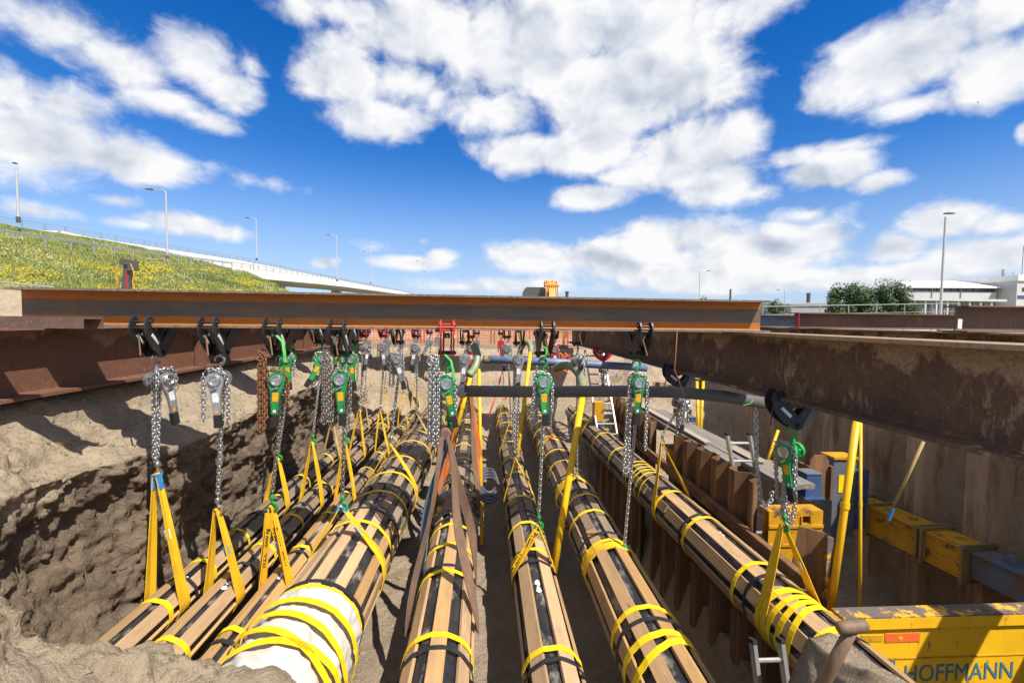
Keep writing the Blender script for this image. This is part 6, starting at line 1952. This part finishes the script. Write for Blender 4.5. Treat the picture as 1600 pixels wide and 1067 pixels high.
    t4 = thing('warehouse', 'long low grey warehouse left of the tree pair', 'building', (at(1262, 470, 170).x, 170, -.7))
    xa, xb = at(1236, 470, 170).x, at(1330, 470, 170).x; zt = at(1262, 475.5, 170).z
    b = MB(); b.bx(xa, xb, 170, 190, -.7, zt); b.build('wall', 'wallg', t4)
    b = MB(); b.add([(xa - .5, 169.4, zt), (xb, 169.4, zt + .9), (xb, 190.5, zt + 2.2), (xa - .5, 190.5, zt + 1.2), (xa - .5, 169.4, zt - .4), (xb, 169.4, zt - .2), (xb, 190.5, zt - .2), (xa - .5, 190.5, zt - .4)], [(0, 1, 2, 3), (7, 6, 5, 4), (0, 4, 5, 1), (1, 5, 6, 2), (2, 6, 7, 3), (3, 7, 4, 0)])
    b.build('roof', 'galv', t4)
    c = at(1263.5, 458, 180); b = MB(); b.lathe((c.x, 180, 1), (0, 0, 1), [(0, .75), (c.z - 1.5, .7), (c.z - 1.4, .85), (c.z - 1, .85), (c.z - 1, 0)], 12)
    o = b.build('chimney', 'dkgrey', org=(c.x, 180, 1)); tag(o, 'dark round chimney on the low warehouse', 'chimney', kind='thing')
    c = at(1141.5, 452, 300); b = MB(); b.lathe((c.x, 300, -1), (0, 0, 1), [(0, .8), (c.z + .6, .6), (c.z + 1, .75), (c.z + 1, 0)], 10)
    o = b.build('chimney', 'dkgrey', org=(c.x, 300, -1)); tag(o, 'thin distant chimney above the front beam', 'chimney', kind='thing')
factory()
# galvanised railing in front of the trees
p0 = at(1192, 479, 16); p1 = at(1500, 474, 16)
t = thing('site_fence', 'galvanised railing in front of the trees at right', 'fence', (p0.x, 16, -.7))
b = MB(); b.cyl(p0, p1, .016, 8); b.cyl(p0 - Vector((0, 0, .3)), p1 - Vector((0, 0, .3)), .01, 8); b.build('handrail', 'wallg', t)
for k in range(8):
    p = p0.lerp(p1, k / 7); b = MB(); b.cyl((p.x, p.y, -.8), p, .018, 8); b.build('post', 'wallg', t)

# ------------------------------------------------------------------ machines behind the beam
def excavator():
    Y = 32.0
    p = at(835, 470, Y)
    t = thing('excavator', 'grey cabbed excavator with orange boom standing behind the front beam', 'excavator', (p.x, Y, -.8))
    zc = at(835, 450, Y).z
    b = MB(); b.prism([(-.78, .5), (.72, .5), (.78, zc - .35), (.6, zc), (-.62, zc), (-.78, zc - .3)], 1.6, lambda u, v_, k: Vector((p.x + u, Y + k, v_)))
    cb = b.build('cab', 'dkgrey', t)
    b = MB(); b.bx(p.x - .62, p.x + .60, Y - .83, Y - .805, .7, zc - .28); b.build('windscreen', 'glass', cb)
    b = MB(); b.bx(p.x - .8, p.x + .75, Y - .9, Y + .9, zc + .003, zc + .08); b.bx(p.x - .5, p.x - .3, Y - .95, Y - .85, zc + .085, zc + .19); b.bx(p.x + .25, p.x + .45, Y - .95, Y - .85, zc + .085, zc + .19); b.build('roof_rack', 'dkgrey', cb)
    b = MB(); b.bx(p.x - .8, p.x + 2.4, Y - 1, Y + 2.6, -.1, .48); b.bx(p.x + .85, p.x + 2.35, Y + .4, Y + 2.5, .482, 1.3); b.build('upper_body', 'excav', t)
    for x in (p.x - .6, p.x + 1.7):
        b = MB(); b.prism([(-1.6, -.75), (1.6, -.75), (1.95, -.45), (1.6, -.12), (-1.6, -.12), (-1.95, -.45)], .55, lambda u, v_, k: Vector((x + k, Y + .6 + u, v_))); b.build('track', 'rubber', t)
    bx_ = at(858, 443, Y)
    b = MB(); b.prism([(-1.0, .4), (-.55, .4), (.1, bx_.z - .1), (-.1, bx_.z + .08), (-.5, bx_.z), (-1.2, 1.0)], .42, lambda u, v_, k: Vector((bx_.x + k, Y - .6 + u * 1.2, v_))); b.build('boom', 'excav', t)
    for k in range(7):
        x = bx_.x - .42 + k * .13
        b = MB(); b.tube([(x, Y - 1.3, .9), (x + .02, Y - 1.4, bx_.z - .25), (x, Y - 1.0, bx_.z + .10 + .04 * math.sin(k * 2)), (x, Y - .6, bx_.z - .1)], .045, 6); b.build('hydraulic_hose', 'excav', t)
    b = MB(); b.bx(bx_.x - .52, bx_.x + .5, Y - 1.2, Y - 1.1, bx_.z - .32, bx_.z - .2); b.build('hose_clamp', 'dkgrey', t)
excavator()
def crane_tip():
    Y = 24.0
    a = at(199, 470, Y); c = at(202, 410, Y)
    t = thing('loader_crane', 'dark loader crane tip with orange hoses in front of the grass', 'crane', (a.x, Y, -.7))
    b = MB(); b.bar((a.x - .3, Y, -.7), c + Vector((0, 0, -.05)), .30, .3, up=(0, 1, 0)); b.build('boom', 'dkgrey', t)
    b = MB(); b.bx(c.x - .30, c.x + .30, Y - .25, Y + .2, c.z - .14, c.z + .10); b.bx(c.x + .10, c.x + .32, Y - .27, Y + .2, c.z - .42, c.z - .141); b.bx(c.x - .31, c.x - .2, Y - .2, Y + .1, c.z + .101, c.z + .16); b.build('boom_head', 'dkgrey', t)
    b = MB(); b.bx(c.x - .04, c.x + .03, Y - .18, Y - .155, c.z - 1.5, c.z - .5); b.build('red_stripe', 'red', t)
    for s_ in (-1, 1):
        b = MB(); b.tube(spline([c + Vector((s_ * .28, -.3, -.1)), c + Vector((s_ * .42, -.3, -.6)), c + Vector((s_ * .36, -.3, -1.1)), c + Vector((s_ * .75, -.3, -1.9)), c + Vector((s_ * 1.0, -.3, -2.2))], 5), .028, 6); b.build('hydraulic_hose', 'excav', t)
crane_tip()
# short post seen above the beam
p = at(886, 457, 20); b = MB(); b.cyl((p.x, 20, -.8), p, .07, 8); b.cyl(p, p + Vector((0, 0, .04)), .09, 8); o = b.build('bollard', 'bark', org=(p.x, 20, -.8)); tag(o, 'short dark post top just above the front beam', 'post')
# birds
def bird(px, py, Y, s_, label):
    p = at(px, py, Y)
    t = thing('bird', label, 'bird', p)
    b = MB(); b.lathe(p + Vector((-.22 * s_, 0, -.02)), (1, 0, .15), [(0, .0), (.05 * s_, .03 * s_), (.2 * s_, .07 * s_), (.34 * s_, .05 * s_), (.42 * s_, .012), (.46 * s_, 0)], 8); b.build('body', 'dkgrey', t, smooth='all')
    for k in (-1, 1):
        b = MB(); b.add([p + Vector((-.06 * s_, 0, .02)), p + Vector((.1 * s_, 0, .02)), p + Vector((k * .30 * s_ + .1, k * .1, .26 * s_)), p + Vector((k * .62 * s_, k * .2, .12 * s_)), p + Vector((k * .3 * s_, k * .1, .20 * s_))], [(0, 1, 2, 4), (4, 2, 3)]); b.build('wing', 'dkgrey', t)
bird(1528, 161, 60, .6, 'dark bird flying high in the sky at upper right')
bird(1318, 350, 110, .6, 'tiny bird flying low above the cloud bank at right')
